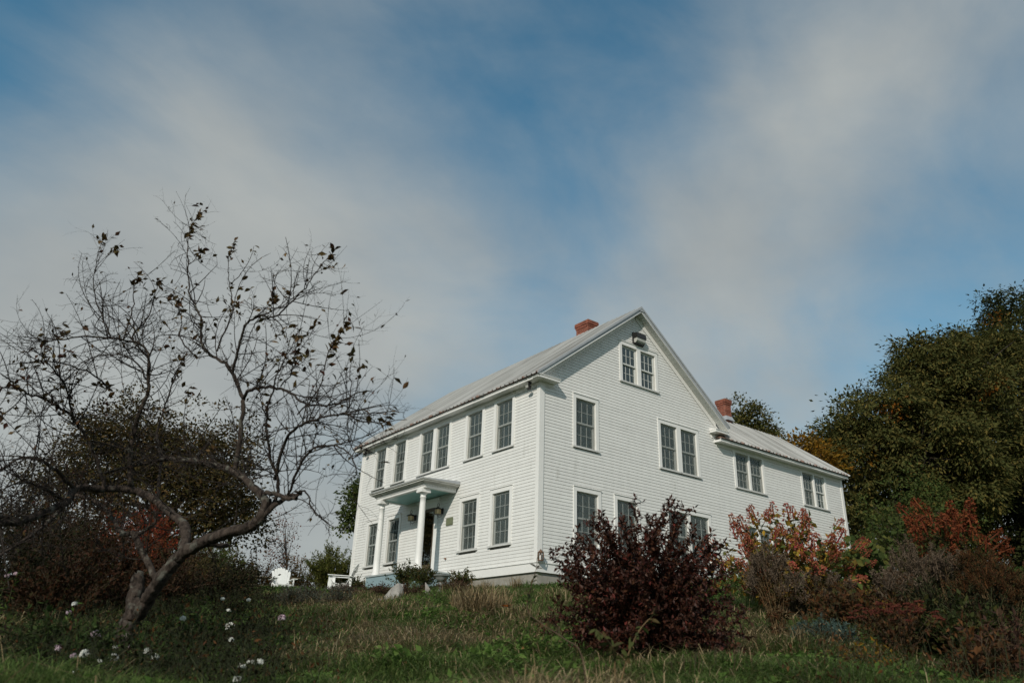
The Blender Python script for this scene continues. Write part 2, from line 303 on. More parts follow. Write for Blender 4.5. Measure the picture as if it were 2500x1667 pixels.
# ------------------------------------------------------------------ ground
_pf = np.array([(-400, -9), (-60, -7), (0, -5.4), (4.5, -4.97), (8, -4.76), (11, -4.42), (14, -3.92), (17, -3.42), (19, -3.12), (21, -2.80), (23, -2.60), (45, -2.56), (140, -7), (600, -30), (2500, -120)], float)
_fx = np.arange(-400, 2500, .5); _fz = np.interp(_fx, _pf[:, 0], _pf[:, 1]); _fz = np.convolve(np.pad(_fz, 3, mode='edge'), np.ones(7) / 7, 'valid')
def wob(x, y):
    return .05 * np.sin(x * 1.3 + .7 * y) + .04 * np.sin(2.1 * y - .9 * x + 1) + .025 * np.sin(3.7 * x + 2.9 * y) + .02 * np.sin(5.3 * y - 4.1 * x)
def hgt(x, y):
    x = np.asarray(x, float); y = np.asarray(y, float)
    dx, dy = x - CAM[0], y - CAM[1]; F = dx * HF[0] + dy * HF[1]; R = dx * HR[0] + dy * HR[1]
    z = np.interp(F + np.clip((R + 3) * .42, 0, 2.0), _fx, _fz)
    z = z - .17 * np.clip((-3 - R) / 2, 0, 1) * np.clip((F - 14) / 3, 0, 1) * np.clip((25 - F) / 3, 0, 1)      # the bed dips below the chairs
    return z + .055 * np.clip(R, 0, 14) * np.clip((F - 12) / 8, 0, 1) + wob(x, y) * np.clip((60 - np.abs(F)) / 30, 0, 1) * np.where(F > 20.5, .5, 1.0)
def fr(F, R):
    p = CAM[:2] + HF * F + HR * R; return np.array([p[0], p[1], float(hgt(p[0], p[1]))])
def spot(px, D):
    """ground point at forward distance D that stands in the view's column px"""
    R = (px - 1250) / FPX * D
    for _ in range(8):
        P = fr(D, R); R += (px - pix(P)[0]) / FPX * D
    return fr(D, R)
def ground_mat():
    m, t, out, L = new_mat('garden_soil')
    g = N('ShaderNodeNewGeometry', t)
    nz = N('ShaderNodeTexNoise', t); nz.inputs['Scale'].default_value = 1.1; nz.inputs['Detail'].default_value = 9; nz.inputs['Roughness'].default_value = .7; L(g.outputs['Position'], nz.inputs['Vector'])
    cr = N('ShaderNodeValToRGB', t); e = cr.color_ramp.elements; e.new(.5)
    for i, (p, c) in enumerate([(.34, (.032, .050, .016)), (.5, (.048, .072, .022)), (.72, (.085, .078, .038))]): e[i].position = p; e[i].color = rgba(c)
    L(nz.outputs[0], cr.inputs[0]); p = N('ShaderNodeBsdfPrincipled', t); p.inputs['Roughness'].default_value = .95; p.inputs['Specular IOR Level'].default_value = .1; L(cr.outputs[0], p.inputs['Base Color'])
    b = N('ShaderNodeBump', t); b.inputs['Strength'].default_value = .8; b.inputs['Distance'].default_value = .05; L(nz.outputs[0], b.inputs['Height']); L(b.outputs[0], p.inputs['Normal'])
    L(p.outputs[0], out.inputs[0]); return m
def build_ground():
    fs = np.concatenate([[-400, -200, -100, -60, -40, -25, -15, -8, -4], np.arange(-2, 26, .3), np.arange(26, 60, 1.5), [65, 75, 90, 110, 140, 200, 300, 500, 900, 1500, 2400]])
    rs = np.concatenate([[-2400, -1200, -600, -300, -150, -80, -50, -35, -25], np.arange(-18, 24, .35), [25, 30, 40, 60, 100, 200, 400, 900, 2400]])
    FF, RR = np.meshgrid(fs, rs, indexing='ij'); X = CAM[0] + HF[0] * FF + HR[0] * RR; Y = CAM[1] + HF[1] * FF + HR[1] * RR
    V = np.stack([X, Y, hgt(X, Y)], -1).reshape(-1, 3); a, b = len(fs), len(rs)
    i = (np.arange(a - 1)[:, None] * b + np.arange(b - 1)[None]).reshape(-1)
    tag(link('ground', np_mesh('ground', V, np.stack([i, i + 1, i + b + 1, i + b], -1), ground_mat(), smooth=True)), kind='structure')
build_ground()

# ------------------------------------------------------------------ the house
house = empty('farmhouse', (0, 0, -2.31), 0, 'white clapboard two storey farmhouse with grey metal roof and a lower wing', 'house')
HB = Vector((0, 0, 2.31))
def hp(name, mb, mats, parent=None, smooth=False, kind=None):
    """a part of the house: built in world coordinates, shifted to the house's own origin"""
    o = mb.build(name, mats, parent or house, smooth)
    if parent is None: o.location = HB
    return tag(o, kind=kind)
FR_ = lambda u, n, z: (-n, u, z)            # front wall: u runs along +Y
GA_ = lambda u, n, z: (u, -n, z)            # gable wall: u runs along +X
EXP = 0.0935; WT = -2.06
UZ = (1.306, 1.446); LZ = (-1.458, 1.458); WZ = (1.294, 1.21); LWZ = (-1.21, 1.22); AZ = (3.802, 1.223)
# windows: centre u, sill height, opening w, opening h, screened, curtain
front_w = [(9.33, *UZ[:1], .75, UZ[1], 1, 0), (7.88, UZ[0], .76, UZ[1], 1, 0), (6.04, UZ[0], .79, UZ[1], 1, 0), (5.055, UZ[0], .79, UZ[1], 1, 0), (3.19, UZ[0], .80, UZ[1], 1, 1), (1.655, UZ[0], .80, UZ[1], 1, 1),
           (9.37, LZ[0], .75, LZ[1], 1, 1), (7.87, LZ[0], .75, LZ[1], 1, 1), (3.267, LZ[0], .81, LZ[1], 1, 0), (1.662, LZ[0], .82, LZ[1], 1, 0)]
gable_w = [(1.74, UZ[0], .79, UZ[1], 1, 0), (5.36, UZ[0], .77, UZ[1], 1, 0), (6.33, UZ[0], .78, UZ[1], 1, 0), (9.115, WZ[0], .72, WZ[1], 1, 0), (9.915, WZ[0], .71, WZ[1], 1, 0), (13.11, WZ[0], .70, WZ[1], 1, 0), (13.88, WZ[0], .68, WZ[1], 0, 0),
           (3.665, AZ[0], .69, AZ[1], 0, 0), (4.515, AZ[0], .69, AZ[1], 0, 0), (1.775, LZ[0], .83, LZ[1], 1, 0), (3.36, LZ[0], .82, LZ[1], 1, 0), (5.60, LZ[0], .90, LZ[1], 1, 1), (6.62, LZ[0], .90, LZ[1], 1, 1),
           (9.30, LWZ[0], .70, LWZ[1], 1, 0), (10.10, LWZ[0], .70, LWZ[1], 1, 0), (13.55, LWZ[0], .62, LWZ[1], 1, 0), (14.24, LWZ[0], .62, LWZ[1], 1, 0)]
def grp(ws):  # merge neighbours into one casing group: list of (u0, u1, zb, zt)
    out = []
    for w in sorted(ws, key=lambda w: (w[1], w[0])):
        u0, u1, zb, zt = w[0] - w[2] / 2, w[0] + w[2] / 2, w[1], w[1] + w[3]
        if out and abs(out[-1][2] - zb) < .01 and 0 < u0 - out[-1][1] < .3: out[-1] = (out[-1][0], u1, zb, zt)
        else: out.append((u0, u1, zb, zt))
    return out
DOOR = (5.20, 6.02, -2.0, 0.02)
fr_open = grp(front_w) + [DOOR]; ga_open = grp(gable_w)
RX = 4.0; SLP = 0.775; EZ = 3.045                     # main rake: underside of the roof edge passes (-0.165, EZ), rises SLP per metre
def rz(x): return EZ + (RX + .165 - abs(x - RX)) * SLP   # height of the rake board's lower edge over x
def build_walls():
    # sheathing with real openings
    def sheet(fn, us, zs, opens, inside, extra=None):
        mb = MB(); us = sorted(set(us + [o for w in opens for o in w[:2]])); zs = sorted(set(zs + [o for w in opens for o in w[2:]]))
        for a, b in zip(us, us[1:]):
            for c, d in zip(zs, zs[1:]):
                um, zm = (a + b) / 2, (c + d) / 2
                if any(o[0] < um < o[1] and o[2] < zm < o[3] for o in opens) or not inside(um, zm): continue
                mb.hexa([fn(a, -.02, c), fn(b, -.02, c), fn(b, -.12, c), fn(a, -.12, c), fn(a, -.02, d), fn(b, -.02, d), fn(b, -.12, d), fn(a, -.12, d)])
        return mb
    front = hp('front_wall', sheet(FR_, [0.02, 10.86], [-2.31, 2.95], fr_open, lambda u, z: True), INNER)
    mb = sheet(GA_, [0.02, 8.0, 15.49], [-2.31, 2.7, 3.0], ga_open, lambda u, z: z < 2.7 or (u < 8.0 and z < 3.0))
    # gable triangle, as strips around the attic windows
    a0, a1, zb, zt = [o for o in ga_open if o[2] > 3][0]
    zs = [3.0, zb, zt, 6.15]; 
    for c, d in zip(zs, zs[1:]):
        k = 10
        for i in range(k):
            z0, z1 = c + (d - c) * i / k, c + (d - c) * (i + 1) / k
            l0, l1 = RX - (RX + .165 - (z0 - EZ) / SLP) + 0.0, 0
            h0 = (rz(RX) - z0) / SLP - .02; h1 = max(.01, (rz(RX) - z1) / SLP - .02)
            segs = [(RX - h0, RX + h0, RX - h1, RX + h1)] if not (zb <= z0 < zt - .001) else [(RX - h0, a0, RX - h1, a0), (a1, RX + h0, a1, RX + h1)]
            for s in segs: mb.hexa([GA_(s[0], -.02, z0), GA_(s[1], -.02, z0), GA_(s[1], -.12, z0), GA_(s[0], -.12, z0), GA_(s[2], -.02, z1), GA_(s[3], -.02, z1), GA_(s[3], -.12, z1), GA_(s[2], -.12, z1)])
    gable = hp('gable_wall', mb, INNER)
    mb = MB(); mb.box(7.9, 8.0, .13, 10.86, -2.31, 2.95); mb.box(.13, 8, 10.76, 10.86, -2.31, 2.95); mb.box(15.39, 15.49, .13, 5.5, -2.31, 2.7); mb.box(8, 15.49, 5.4, 5.5, -2.31, 2.7)
    # gable ends at the back and on the wing
    mb.prism([(0, 2.95), (8, 2.95), (4, 6.1)], 10.76, 10.86, lambda p, q, t: (p, t, q)); mb.prism([(0.02, 2.7), (5.5, 2.7), (2.6, 4.8)], 15.40, 15.488, lambda p, q, t: (t, p, q))
    hp('rear_wall', mb, WHITE)
    mb = MB(); mb.box(.13, 7.9, .13, 10.7, .45, .7); mb.box(.13, 7.9, .13, 10.7, 2.86, 2.93); mb.box(8.0, 15.39, .13, 5.4, .45, .7); mb.box(.13, 15.39, .13, 5.4, -2.34, -2.2); mb.box(.13, 7.9, 5.4, 10.7, -2.34, -2.2); mb.box(3.2, 3.3, 2.5, 10.6, -2.2, 2.86); mb.box(.13, 7.9, 4.4, 4.5, .7, 2.86)
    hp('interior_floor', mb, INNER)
    # clapboards: each course one board object, broken at the openings
    def course(parent, fn, z, segs, opens, end):
        zt = z + EXP + .012; ivs = segs
        for o in opens:
            if o[2] - .05 < zt and o[3] + .05 > z:
                nx = []
                for s in ivs:
                    a, b = s[0], s[1]
                    if o[1] + .05 <= a or o[0] - .05 >= b: nx.append(s); continue
                    if o[0] - .05 > a: nx.append((a, o[0] - .05, s[2], o[0] - .05))
                    if o[1] + .05 < b: nx.append((o[1] + .05, b, o[1] + .05, s[3]))
                ivs = nx
        for a, b, c, d in ivs:
            if b - a < .02: continue
            mb = MB(); vs = [fn(a, -.02, z), fn(b, -.02, z), fn(b, .0135, z), fn(a, .0135, z), fn(c, -.02, zt), fn(d, -.02, zt), fn(d, .0025, zt), fn(c, .0025, zt)]
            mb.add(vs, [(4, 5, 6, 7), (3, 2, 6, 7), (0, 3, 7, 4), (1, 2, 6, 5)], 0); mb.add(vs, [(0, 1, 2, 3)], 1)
            boards.append((b - a, parent, mb))
    boards = []
    z = WT
    while z < 2.83:
        course(front, FR_, z, [(.10, 10.70, .10, 10.70)], fr_open, 0); z += EXP
    z = WT
    while z < 6.12:
        zt = z + EXP
        def lim(q):
            l = .10 if q < 3.0 else max(.10, RX - (rz(RX) - q) / SLP + .05)
            r = 15.38 if q < 2.57 else (7.80 if q < 3.1 else RX + (rz(RX) - q) / SLP - .05)
            return l, r
        (l0, r0), (l1, r1) = lim(z), lim(zt)
        if z < 2.57 <= zt: r1 = r0
        if r0 - l0 > .08: course(gable, GA_, z, [(l0, r0, l1, max(r1, l1 + .01))], ga_open, 0)
        z += EXP
    boards.sort(key=lambda b: -b[0])
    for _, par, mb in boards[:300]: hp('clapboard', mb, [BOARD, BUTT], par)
    for par in (front, gable):          # the short pieces between windows, past the limit
        rest = MB()
        for _, p, mb in boards[300:]:
            if p is par:
                b = len(rest.v); rest.v += mb.v; rest.f += [tuple(b + i for i in f) for f in mb.f]; rest.mi += mb.mi
        if rest.v: hp('clapboard', rest, [BOARD, BUTT], par, kind='stuff')
build_walls()

def build_trim():
    # water table, corner boards, frieze, foundation
    for fn, u1 in ((FR_, 10.86), (GA_, 15.49)):
        mb = MB(); a = -.034 if fn is FR_ else 0.0
        def bx(u0, u1, n0, n1, z0, z1): mb.hexa([fn(u0, n1, z0), fn(u1, n1, z0), fn(u1, n0, z0), fn(u0, n0, z0), fn(u0, n1, z1), fn(u1, n1, z1), fn(u1, n0, z1), fn(u0, n0, z1)])
        if fn is FR_: bx(a, u1, -.02, .034, -2.31, WT - .02); bx(a - .02, u1, -.02, .056, WT - .02, WT + .006)
        else: bx(0.001, u1, -.02, .0345, -2.312, WT - .021); bx(0.001, u1, -.02, .0565, WT - .021, WT + .0055)
        hp('water_table', mb, TRIM)
    mb = MB(); mb.box(-.03, .03, -.03, .115, WT + .006, 2.935); mb.box(.0301, .145, -.0305, .02, WT + .007, 2.84); hp('corner_board', mb, TRIM)
    mb = MB(); mb.box(-.03, .02, 10.70, 10.875, WT + .006, 2.93); hp('corner_board', mb, TRIM)
    mb = MB(); mb.box(15.35, 15.505, -.03, .02, WT + .006, 2.64); hp('corner_board', mb, TRIM)
    mb = MB(); mb.box(-.026, .02, .1152, 10.70, 2.815, 2.936); hp('frieze_board', mb, TRIM)
    mb = MB(); mb.box(7.76, 15.349, -.026, .02, 2.53, 2.64); hp('frieze_board', mb, TRIM)
    hp('return_frieze_block', MB().box(.0305, .54, -.027, .02, 2.842, 2.934), TRIM); hp('return_frieze_block', MB().box(7.53, 7.70, -.027, .02, 2.78, 2.934).box(7.7001, 7.9, -.027, .02, 2.70, 2.934), TRIM)
    mb = MB(); mb.box(.03, 7.9, .03, 10.8, -3.6, -2.314); mb.box(7.9, 15.46, .03, 5.45, -3.6, -2.314); hp('foundation', mb, CONC)
    # eaves: soffit, fascia, crown
    mb = MB(); mb.box(-.27, -.0265, -.27, 11.1, 2.938, 2.958); hp('eave_soffit', mb, TRIM)
    mb = MB(); mb.box(-.30, -.27, -.30, 11.12, 2.93, 3.0); mb.box(-.318, -.27, -.318, 11.13, 2.995, 3.018); hp('eave_fascia', mb, TRIM)
    mb = MB(); mb.box(7.72, 15.50, -.275, -.0265, 2.642, 2.66); hp('eave_soffit', mb, TRIM)
    mb = MB(); mb.box(7.665, 15.53, -.30, -.275, 2.634, 2.705); mb.box(7.65, 15.54, -.316, -.275, 2.70, 2.722); mb.box(7.665, 7.72, -.2749, -.001, 2.634, 2.705); hp('eave_fascia', mb, TRIM)
    # cornice returns, each a little box with its own sloped cap
    for x0, x1 in ((-.268, .50), (7.45, 8.13)):
        mb = MB(); mb.box(x0, x1, -.2995, -.027, 2.932, 2.999); mb.box(x0 - (.012 if x0 > 0 else 0), x1 + .012, -.316, -.027, 2.9995, 3.02)
        mb.hexa([(x0, -.322, 3.021), (x1 + .016, -.322, 3.021), (x1 + .016, -.02, 3.021), (x0, -.02, 3.021), (x0, -.322, 3.03), (x1 + .016, -.322, 3.03), (x1 + .016, -.02, 3.10), (x0, -.02, 3.10)])
        hp('cornice_return', mb, TRIM)
    # rakes: barge board, soffit panels, frieze on the wall
    for s in (-1, 1):
        def X(d): return RX + s * d
        D0 = RX + .165 + (.13 if s < 0 else .0)
        top = rz(RX); 
        def band(d0, d1, y0, y1, o0, o1, name, mat, mi=None):
            mb = MB()
            mb.hexa([(X(d0), y0, top - d0 * SLP + o0), (X(d1), y0, top - d1 * SLP + o0), (X(d1), y1, top - d1 * SLP + o0), (X(d0), y1, top - d0 * SLP + o0),
                     (X(d0), y0, top - d0 * SLP + o1), (X(d1), y0, top - d1 * SLP + o1), (X(d1), y1, top - d1 * SLP + o1), (X(d0), y1, top - d0 * SLP + o1)])
            return mb
        hp('rake_board', band(0.0, D0, -.30, -.272, 0.0, .165, '', TRIM), TRIM)
        mb = band(0.0, D0 - .02, -.318, -.3005, .13, .172, '', TRIM); hp('rake_moulding', mb, TRIM)
        hp('rake_frieze', band(0.02, D0 - .36, -.033, -.019, -.16, .02, '', TRIM), TRIM)
        sp = None; n = 27; L = D0 / n
        soff = hp('rake_soffit', band(.02, D0 - .02, -.271, -.0335, .034, .05, '', TRIM), TRIM)
        for k in range(n):
            mb = band(k * L + .03, (k + 1) * L + .022, -.2705, -.0345, .0125, .0335, '', TRIM)
            hp('soffit_panel', mb, SOFF, soff)
SOFF = painted('vented_soffit_paint', (.66, .665, .63), .55, .05, 14, objvar=.04)
build_trim()

def build_roof():
    rz0 = 2.99; ridge = 6.43
    roof = house_roof = hp('roof', MB().prism([(-.34, 3.022), (RX, 6.40), (8.16, 3.18), (8.10, 3.11), (RX, 6.30), (-.30, 3.02)], -.305, 11.16, lambda p, q, t: (p, t, q)), RIDGEM)
    # metal sheets laid from eave to ridge
    def sheet_mesh(w, ln, name):
        mb = MB(); xs = [0]; prof = []
        for r in np.arange(0, w + .001, w / 3): prof += [(r - .03, 0.0), (r - .008, .045), (r + .008, .045), (r + .03, 0.0)]
        prof = [p for p in prof if -.01 <= p[0] <= w + .03]
        vs = []; n = len(prof)
        for t in (0, 1):
            for p, h in prof: vs.append((p, t * ln, h + .004))
        for t in (0, 1):
            for p, h in prof: vs.append((p, t * ln, h - .004))
        fs = [(i, i + 1, n + i + 1, n + i) for i in range(n - 1)] + [(2 * n + i, 3 * n + i, 3 * n + i + 1, 2 * n + i + 1) for i in range(n - 1)] + [(i, 2 * n + i, 2 * n + i + 1, i + 1) for i in range(n - 1)]
        mb.add(vs, fs); return mb.mesh(name, ROOFM)
    def lay(parent, me, origin, along, up, count, w):
        along, up = Vector(along).normalized(), Vector(up).normalized(); nrm = along.cross(up)
        for k in range(count):
            o = link('roof_panel', me, parent)
            p = Vector(origin) + along * (k * w) + nrm * (.0015 * (k % 2)) - up * random.uniform(0, .02)
            o.matrix_local = Matrix(((along.x, up.x, nrm.x, p.x), (along.y, up.y, nrm.y, p.y), (along.z, up.z, nrm.z, p.z), (0, 0, 0, 1)))
    w = 11.42 / 18
    up = Vector((RX + .36, 0, 6.43 - 3.03)); lay(roof, sheet_mesh(w, up.length, 'roof_panel'), (-.36, 11.14, 3.036), (0, -1, 0), up, 18, w)
    up = Vector((RX - 8.19, 0, 6.43 - 3.18)); lay(roof, sheet_mesh(w, up.length, 'roof_panel'), (8.19, -.30, 3.196), (0, 1, 0), up, 18, w)
    mb = MB(); mb.prism([(RX - .17, 6.335), (RX, 6.475), (RX + .17, 6.335), (RX + .15, 6.30), (RX - .15, 6.30)], -.325, 11.17, lambda p, q, t: (p, t, q)); hp('ridge_cap', mb, RIDGEM, roof)
    mb = MB()   # folded edge flashing along the rakes
    for s in (-1, 1):
        a, b = (RX, 6.452), (RX + s * (4.36 if s < 0 else 4.19), 3.05 if s < 0 else 3.21)
        mb.hexa([(a[0], -.335, a[1] - .05), (b[0], -.335, b[1] - .05), (b[0], -.20, b[1] + .012), (a[0], -.20, a[1] + .012), (a[0], -.335, a[1] + .03), (b[0], -.335, b[1] + .03), (b[0], -.20, b[1] + .04), (a[0], -.20, a[1] + .04)])
    hp('rake_flashing', mb, RIDGEM, roof)
    mb = MB(); mb.box(-.345, -.305, -.31, 11.14, 3.019, 3.040); hp('drip_edge', mb, RUST, roof)
    # wing
    wr = hp('wing_roof', MB().prism([(-.34, 2.724), (2.62, 4.90), (5.8, 2.60), (5.7, 2.56), (2.62, 4.82), (-.30, 2.722)], 8.0, 15.50, lambda p, q, t: (t, p, q)), RIDGEM)
    w = 7.54 / 12
    up = Vector((0, 2.62 + .36, 4.925 - 2.735)); lay(wr, sheet_mesh(w, up.length, 'roof_panel'), (8.01, -.36, 2.742), (1, 0, 0), up, 12, w)
    up = Vector((0, 2.62 - 5.82, 4.925 - 2.60)); lay(wr, sheet_mesh(w, up.length, 'roof_panel'), (15.55, 5.82, 2.615), (-1, 0, 0), up, 12, w)
    # the piece of wing roof in front of the main wall, under the rake return
    mb = MB(); mb.hexa([(7.66, -.33, 2.722), (8.0, -.33, 2.722), (8.0, -.002, 2.966), (7.74, -.002, 2.84), (7.66, -.33, 2.742), (8.0, -.33, 2.742), (8.0, -.002, 2.99), (7.74, -.002, 2.86)]); hp('wing_roof_corner', mb, ROOFM, wr)
    mb = MB(); mb.prism([(2.45, 4.83), (2.62, 4.965), (2.79, 4.83)], 8.0, 15.56, lambda p, q, t: (t, p, q)); hp('ridge_cap', mb, RIDGEM, wr)
    mb = MB(); mb.box(7.66, 15.54, -.345, -.304, 2.722, 2.745); hp('drip_edge', mb, painted('dark_drip_edge', (.03, .027, .025), .8, .3, 6), wr)
    mb = MB(); mb.hexa([(15.5, -.30, 2.62), (15.545, -.30, 2.62), (15.545, 2.62, 4.79), (15.5, 2.62, 4.79), (15.5, -.30, 2.735), (15.545, -.30, 2.735), (15.545, 2.62, 4.905), (15.5, 2.62, 4.905)]); hp('rake_board', mb, TRIM)
build_roof()

def chimney(label, x0, x1, y0, y1, zb, zt, parent=None):
    root = hp('chimney', MB().box(x0 + .012, x1 - .012, y0 + .012, y1 - .012, zb, zt - .02), MORTAR); tag(root, label)
    bl, bh, j = .20, .062, .011; n = int((zt - zb) / (bh + j)); meshes = {}
    def brick(cx, cy, z, lx, ly):
        key = (round(lx, 3), round(ly, 3))
        if key not in meshes: meshes[key] = MB().box(-lx / 2, lx / 2, -ly / 2, ly / 2, 0, bh).mesh('brick', BRICK)
        o = link('brick', meshes[key], root); o.location = (cx + random.uniform(-.002, .002), cy + random.uniform(-.002, .002), z)
    for k in range(n):
        z = zt - (k + 1) * (bh + j); e = .045 if k < 2 else (.022 if k == 2 else 0.0)
        X0, X1, Y0, Y1 = x0 - e, x1 + e, y0 - e, y1 + e; dp = .09 + e
        for ax in (0, 1):
            a0, a1 = (X0, X1) if ax == 0 else (Y0 + dp, Y1 - dp)
            cnt = max(1, round((a1 - a0) / (bl + j))); off = 0 if (k + ax) % 2 == 0 else .5
            ed = [a0] + [a0 + (a1 - a0) * (i + off) / cnt for i in range(0 if off else 1, cnt if not off else cnt)] + [a1]
            ed = sorted(set(ed))
            for p, q in zip(ed, ed[1:]):
                if q - p < .03: continue
                l = round(q - p - j, 3); m = (p + q) / 2
                if ax == 0: brick(m, Y0 + dp / 2, z, l, dp - .004); brick(m, Y1 - dp / 2, z, l, dp - .004)
                else: brick(X0 + dp / 2, m, z, dp - .004, l); brick(X1 - dp / 2, m, z, dp - .004, l)
    mb = MB().box(x0 - .03, x1 + .03, y0 - .03, y1 + .03, zt - .02, zt + .012); hp('chimney_crown', mb, painted('chimney_cap_mortar', (.24, .15, .11), .9, .2, 10), root)
    return root
chimney('wide red brick chimney standing behind the main ridge', 4.07, 4.52, 2.34, 2.98, 6.0, 6.965)
c2 = chimney('slim red brick chimney on the wing ridge', 11.62, 11.98, 2.32, 2.76, 4.62, 5.735)
hp('flashing', MB().hexa([(11.57, 2.22, 4.83), (12.03, 2.22, 4.83), (12.03, 2.84, 4.88), (11.57, 2.84, 4.88), (11.61, 2.305, 5.02), (11.99, 2.305, 5.02), (11.99, 2.77, 5.02), (11.61, 2.77, 5.02)]), RIDGEM, c2)

# windows -----------------------------------------------------------
_cache = {}
def sash_mesh(w, h, key):
    """sash frame with its muntins; local x centred, z from 0"""
    k = ('s', round(w, 3), round(h, 3))
    if k not in _cache:
        mb = MB(); st, mt = .042, .0135
        mb.box(-w / 2, -w / 2 + st, -.018, .018, 0, h); mb.box(w / 2 - st, w / 2, -.018, .018, 0, h)
        mb.box(-w / 2 + st, w / 2 - st, -.0175, .0175, 0, .048); mb.box(-w / 2 + st, w / 2 - st, -.0175, .0175, h - .04, h)
        gw = w - 2 * st; gh = h - .088
        for i in (1, 2): mb.box(-w / 2 + st + gw * i / 3 - mt / 2, -w / 2 + st + gw * i / 3 + mt / 2, -.012, .012, .048, h - .04)
        mb.box(-w / 2 + st, w / 2 - st, -.0115, .0115, .048 + gh / 2 - mt / 2, .048 + gh / 2 + mt / 2)
        _cache[k] = mb.mesh('sash', SASH)
        pw, ph = gw / 3 - mt, gh / 2 - mt
        _cache[('p',) + k[1:]] = MB().box(-gw / 6 + mt / 2, gw / 6 - mt / 2, -.002, .002, 0, gh / 2 - mt / 2).mesh('pane', GLASS)
    return _cache[k], _cache[('p',) + k[1:]]
def window(place, u, zb, w, h, screened, curtain, casing_sides, head_drop=0):
    """one double-hung six over six window; place(u, n, z)->xyz gives its spot, rot its turn"""
    fn, rot = place
    root = empty('window', Vector(fn(u, 0, zb)) + HB, rot); root.parent = house
    k = ('c', round(w, 2), round(h, 2), casing_sides)
    if k not in _cache:
        mb = MB(); l, r = casing_sides; t = .034
        # local y points out of the wall
        if l: mb.box(-w / 2 - l, -w / 2, -.02, t, -.0, h + .0)
        if r: mb.box(w / 2, w / 2 + r, -.02, t, -.0, h + .0)
        mb.box(-w / 2 - l, w / 2 + r, -.02, t + .001, h, h + .125); mb.box(-w / 2 - l - (.012 if l > .06 else 0), w / 2 + r + (.012 if r > .06 else 0), -.02, t + .022, h + .125, h + .142)
        _cache[k] = mb.mesh('casing', TRIM)
        mb = MB(); mb.hexa([(-w / 2 - l - (.015 if l > .06 else 0), -.11, -.052), (w / 2 + r + (.015 if r > .06 else 0), -.11, -.052), (w / 2 + r + (.015 if r > .06 else 0), .066, -.062), (-w / 2 - l - (.015 if l > .06 else 0), .066, -.062), (-w / 2 - l - (.015 if l > .06 else 0), -.11, -.001), (w / 2 + r + (.015 if r > .06 else 0), -.11, -.001), (w / 2 + r + (.015 if r > .06 else 0), .066, -.014), (-w / 2 - l - (.015 if l > .06 else 0), .066, -.014)])
        _cache[('sl',) + k] = mb.mesh('sill', SILL)
        mb = MB(); mb.box(-w / 2 - .001, -w / 2 + .022, -.13, -.0205, 0, h); mb.box(w / 2 - .022, w / 2 + .001, -.13, -.0205, 0, h); mb.box(-w / 2 + .022, w / 2 - .022, -.13, -.0205, h - .02, h)
        _cache[('j',) + k] = mb.mesh('jamb', JAMB)
        _cache[('sc',) + k] = MB().box(-w / 2 + .022, w / 2 - .022, -.027, -.0255, .0, h - .02).mesh('insect_screen', SCREEN)
        mb = MB(); n = 26; cw = w * .36
        for s in (-1, 1):
            x0, x1 = (-w / 2 + .02, -w / 2 + cw) if s < 0 else (w / 2 - cw, w / 2 - .02); vs = []
            for zz in (0.02, h - .02):
                for i in range(n + 1): x = x0 + (x1 - x0) * i / n; vs.append((x, -.19 + .016 * math.sin(i * 1.9) + .006 * math.sin(i * .7), zz))
            mb.add(vs, [(i, i + 1, n + 2 + i, n + 1 + i) for i in range(n)])
        _cache[('cu',) + k] = mb.mesh('curtain', CURT)
    link('casing', _cache[k], root); link('sill', _cache[('sl',) + k], root); link('jamb', _cache[('j',) + k], root)
    if screened: link('insect_screen', _cache[('sc',) + k], root)
    if curtain: link('curtain', _cache[('cu',) + k], root)
    sw = w - .044; sh = (h - .02) / 2 + .018
    sm, pm = sash_mesh(sw, sh, 0)
    for nm, zo, yo in (('upper_sash', h - .02 - sh, -.052), ('lower_sash', 0.0, -.089)):
        s = link(nm, sm, root); s.location = (0, yo, zo)
        gw, gh = sw - .084, sh - .088
        for i in range(3):
            for j in range(2):
                p = link('pane', pm, root); p.location = (-gw / 2 + gw * (i + .5) / 3, yo, zo + .048 + gh * j / 2 + (.0 if j == 0 else .0085))
                p.rotation_euler = (random.uniform(-.012, .012), 0, random.uniform(-.012, .012))
    return root
def hang(ws, fn, rot, flip):
    for w in ws:
        L, Rr = .115, .115
        for o in ws:
            if o is w or abs(o[1] - w[1]) > .01: continue
            gap = abs(o[0] - w[0]) - (o[2] + w[2]) / 2
            if gap < .3:
                if (o[0] > w[0]) != flip: Rr = gap / 2 - .0005
                else: L = gap / 2 - .0005
        window((fn, rot), w[0], w[1], w[2], w[3], w[4], w[5], (round(L, 3), round(Rr, 3)))
hang(front_w, FR_, math.pi / 2, False); hang(gable_w, GA_, math.pi, True)

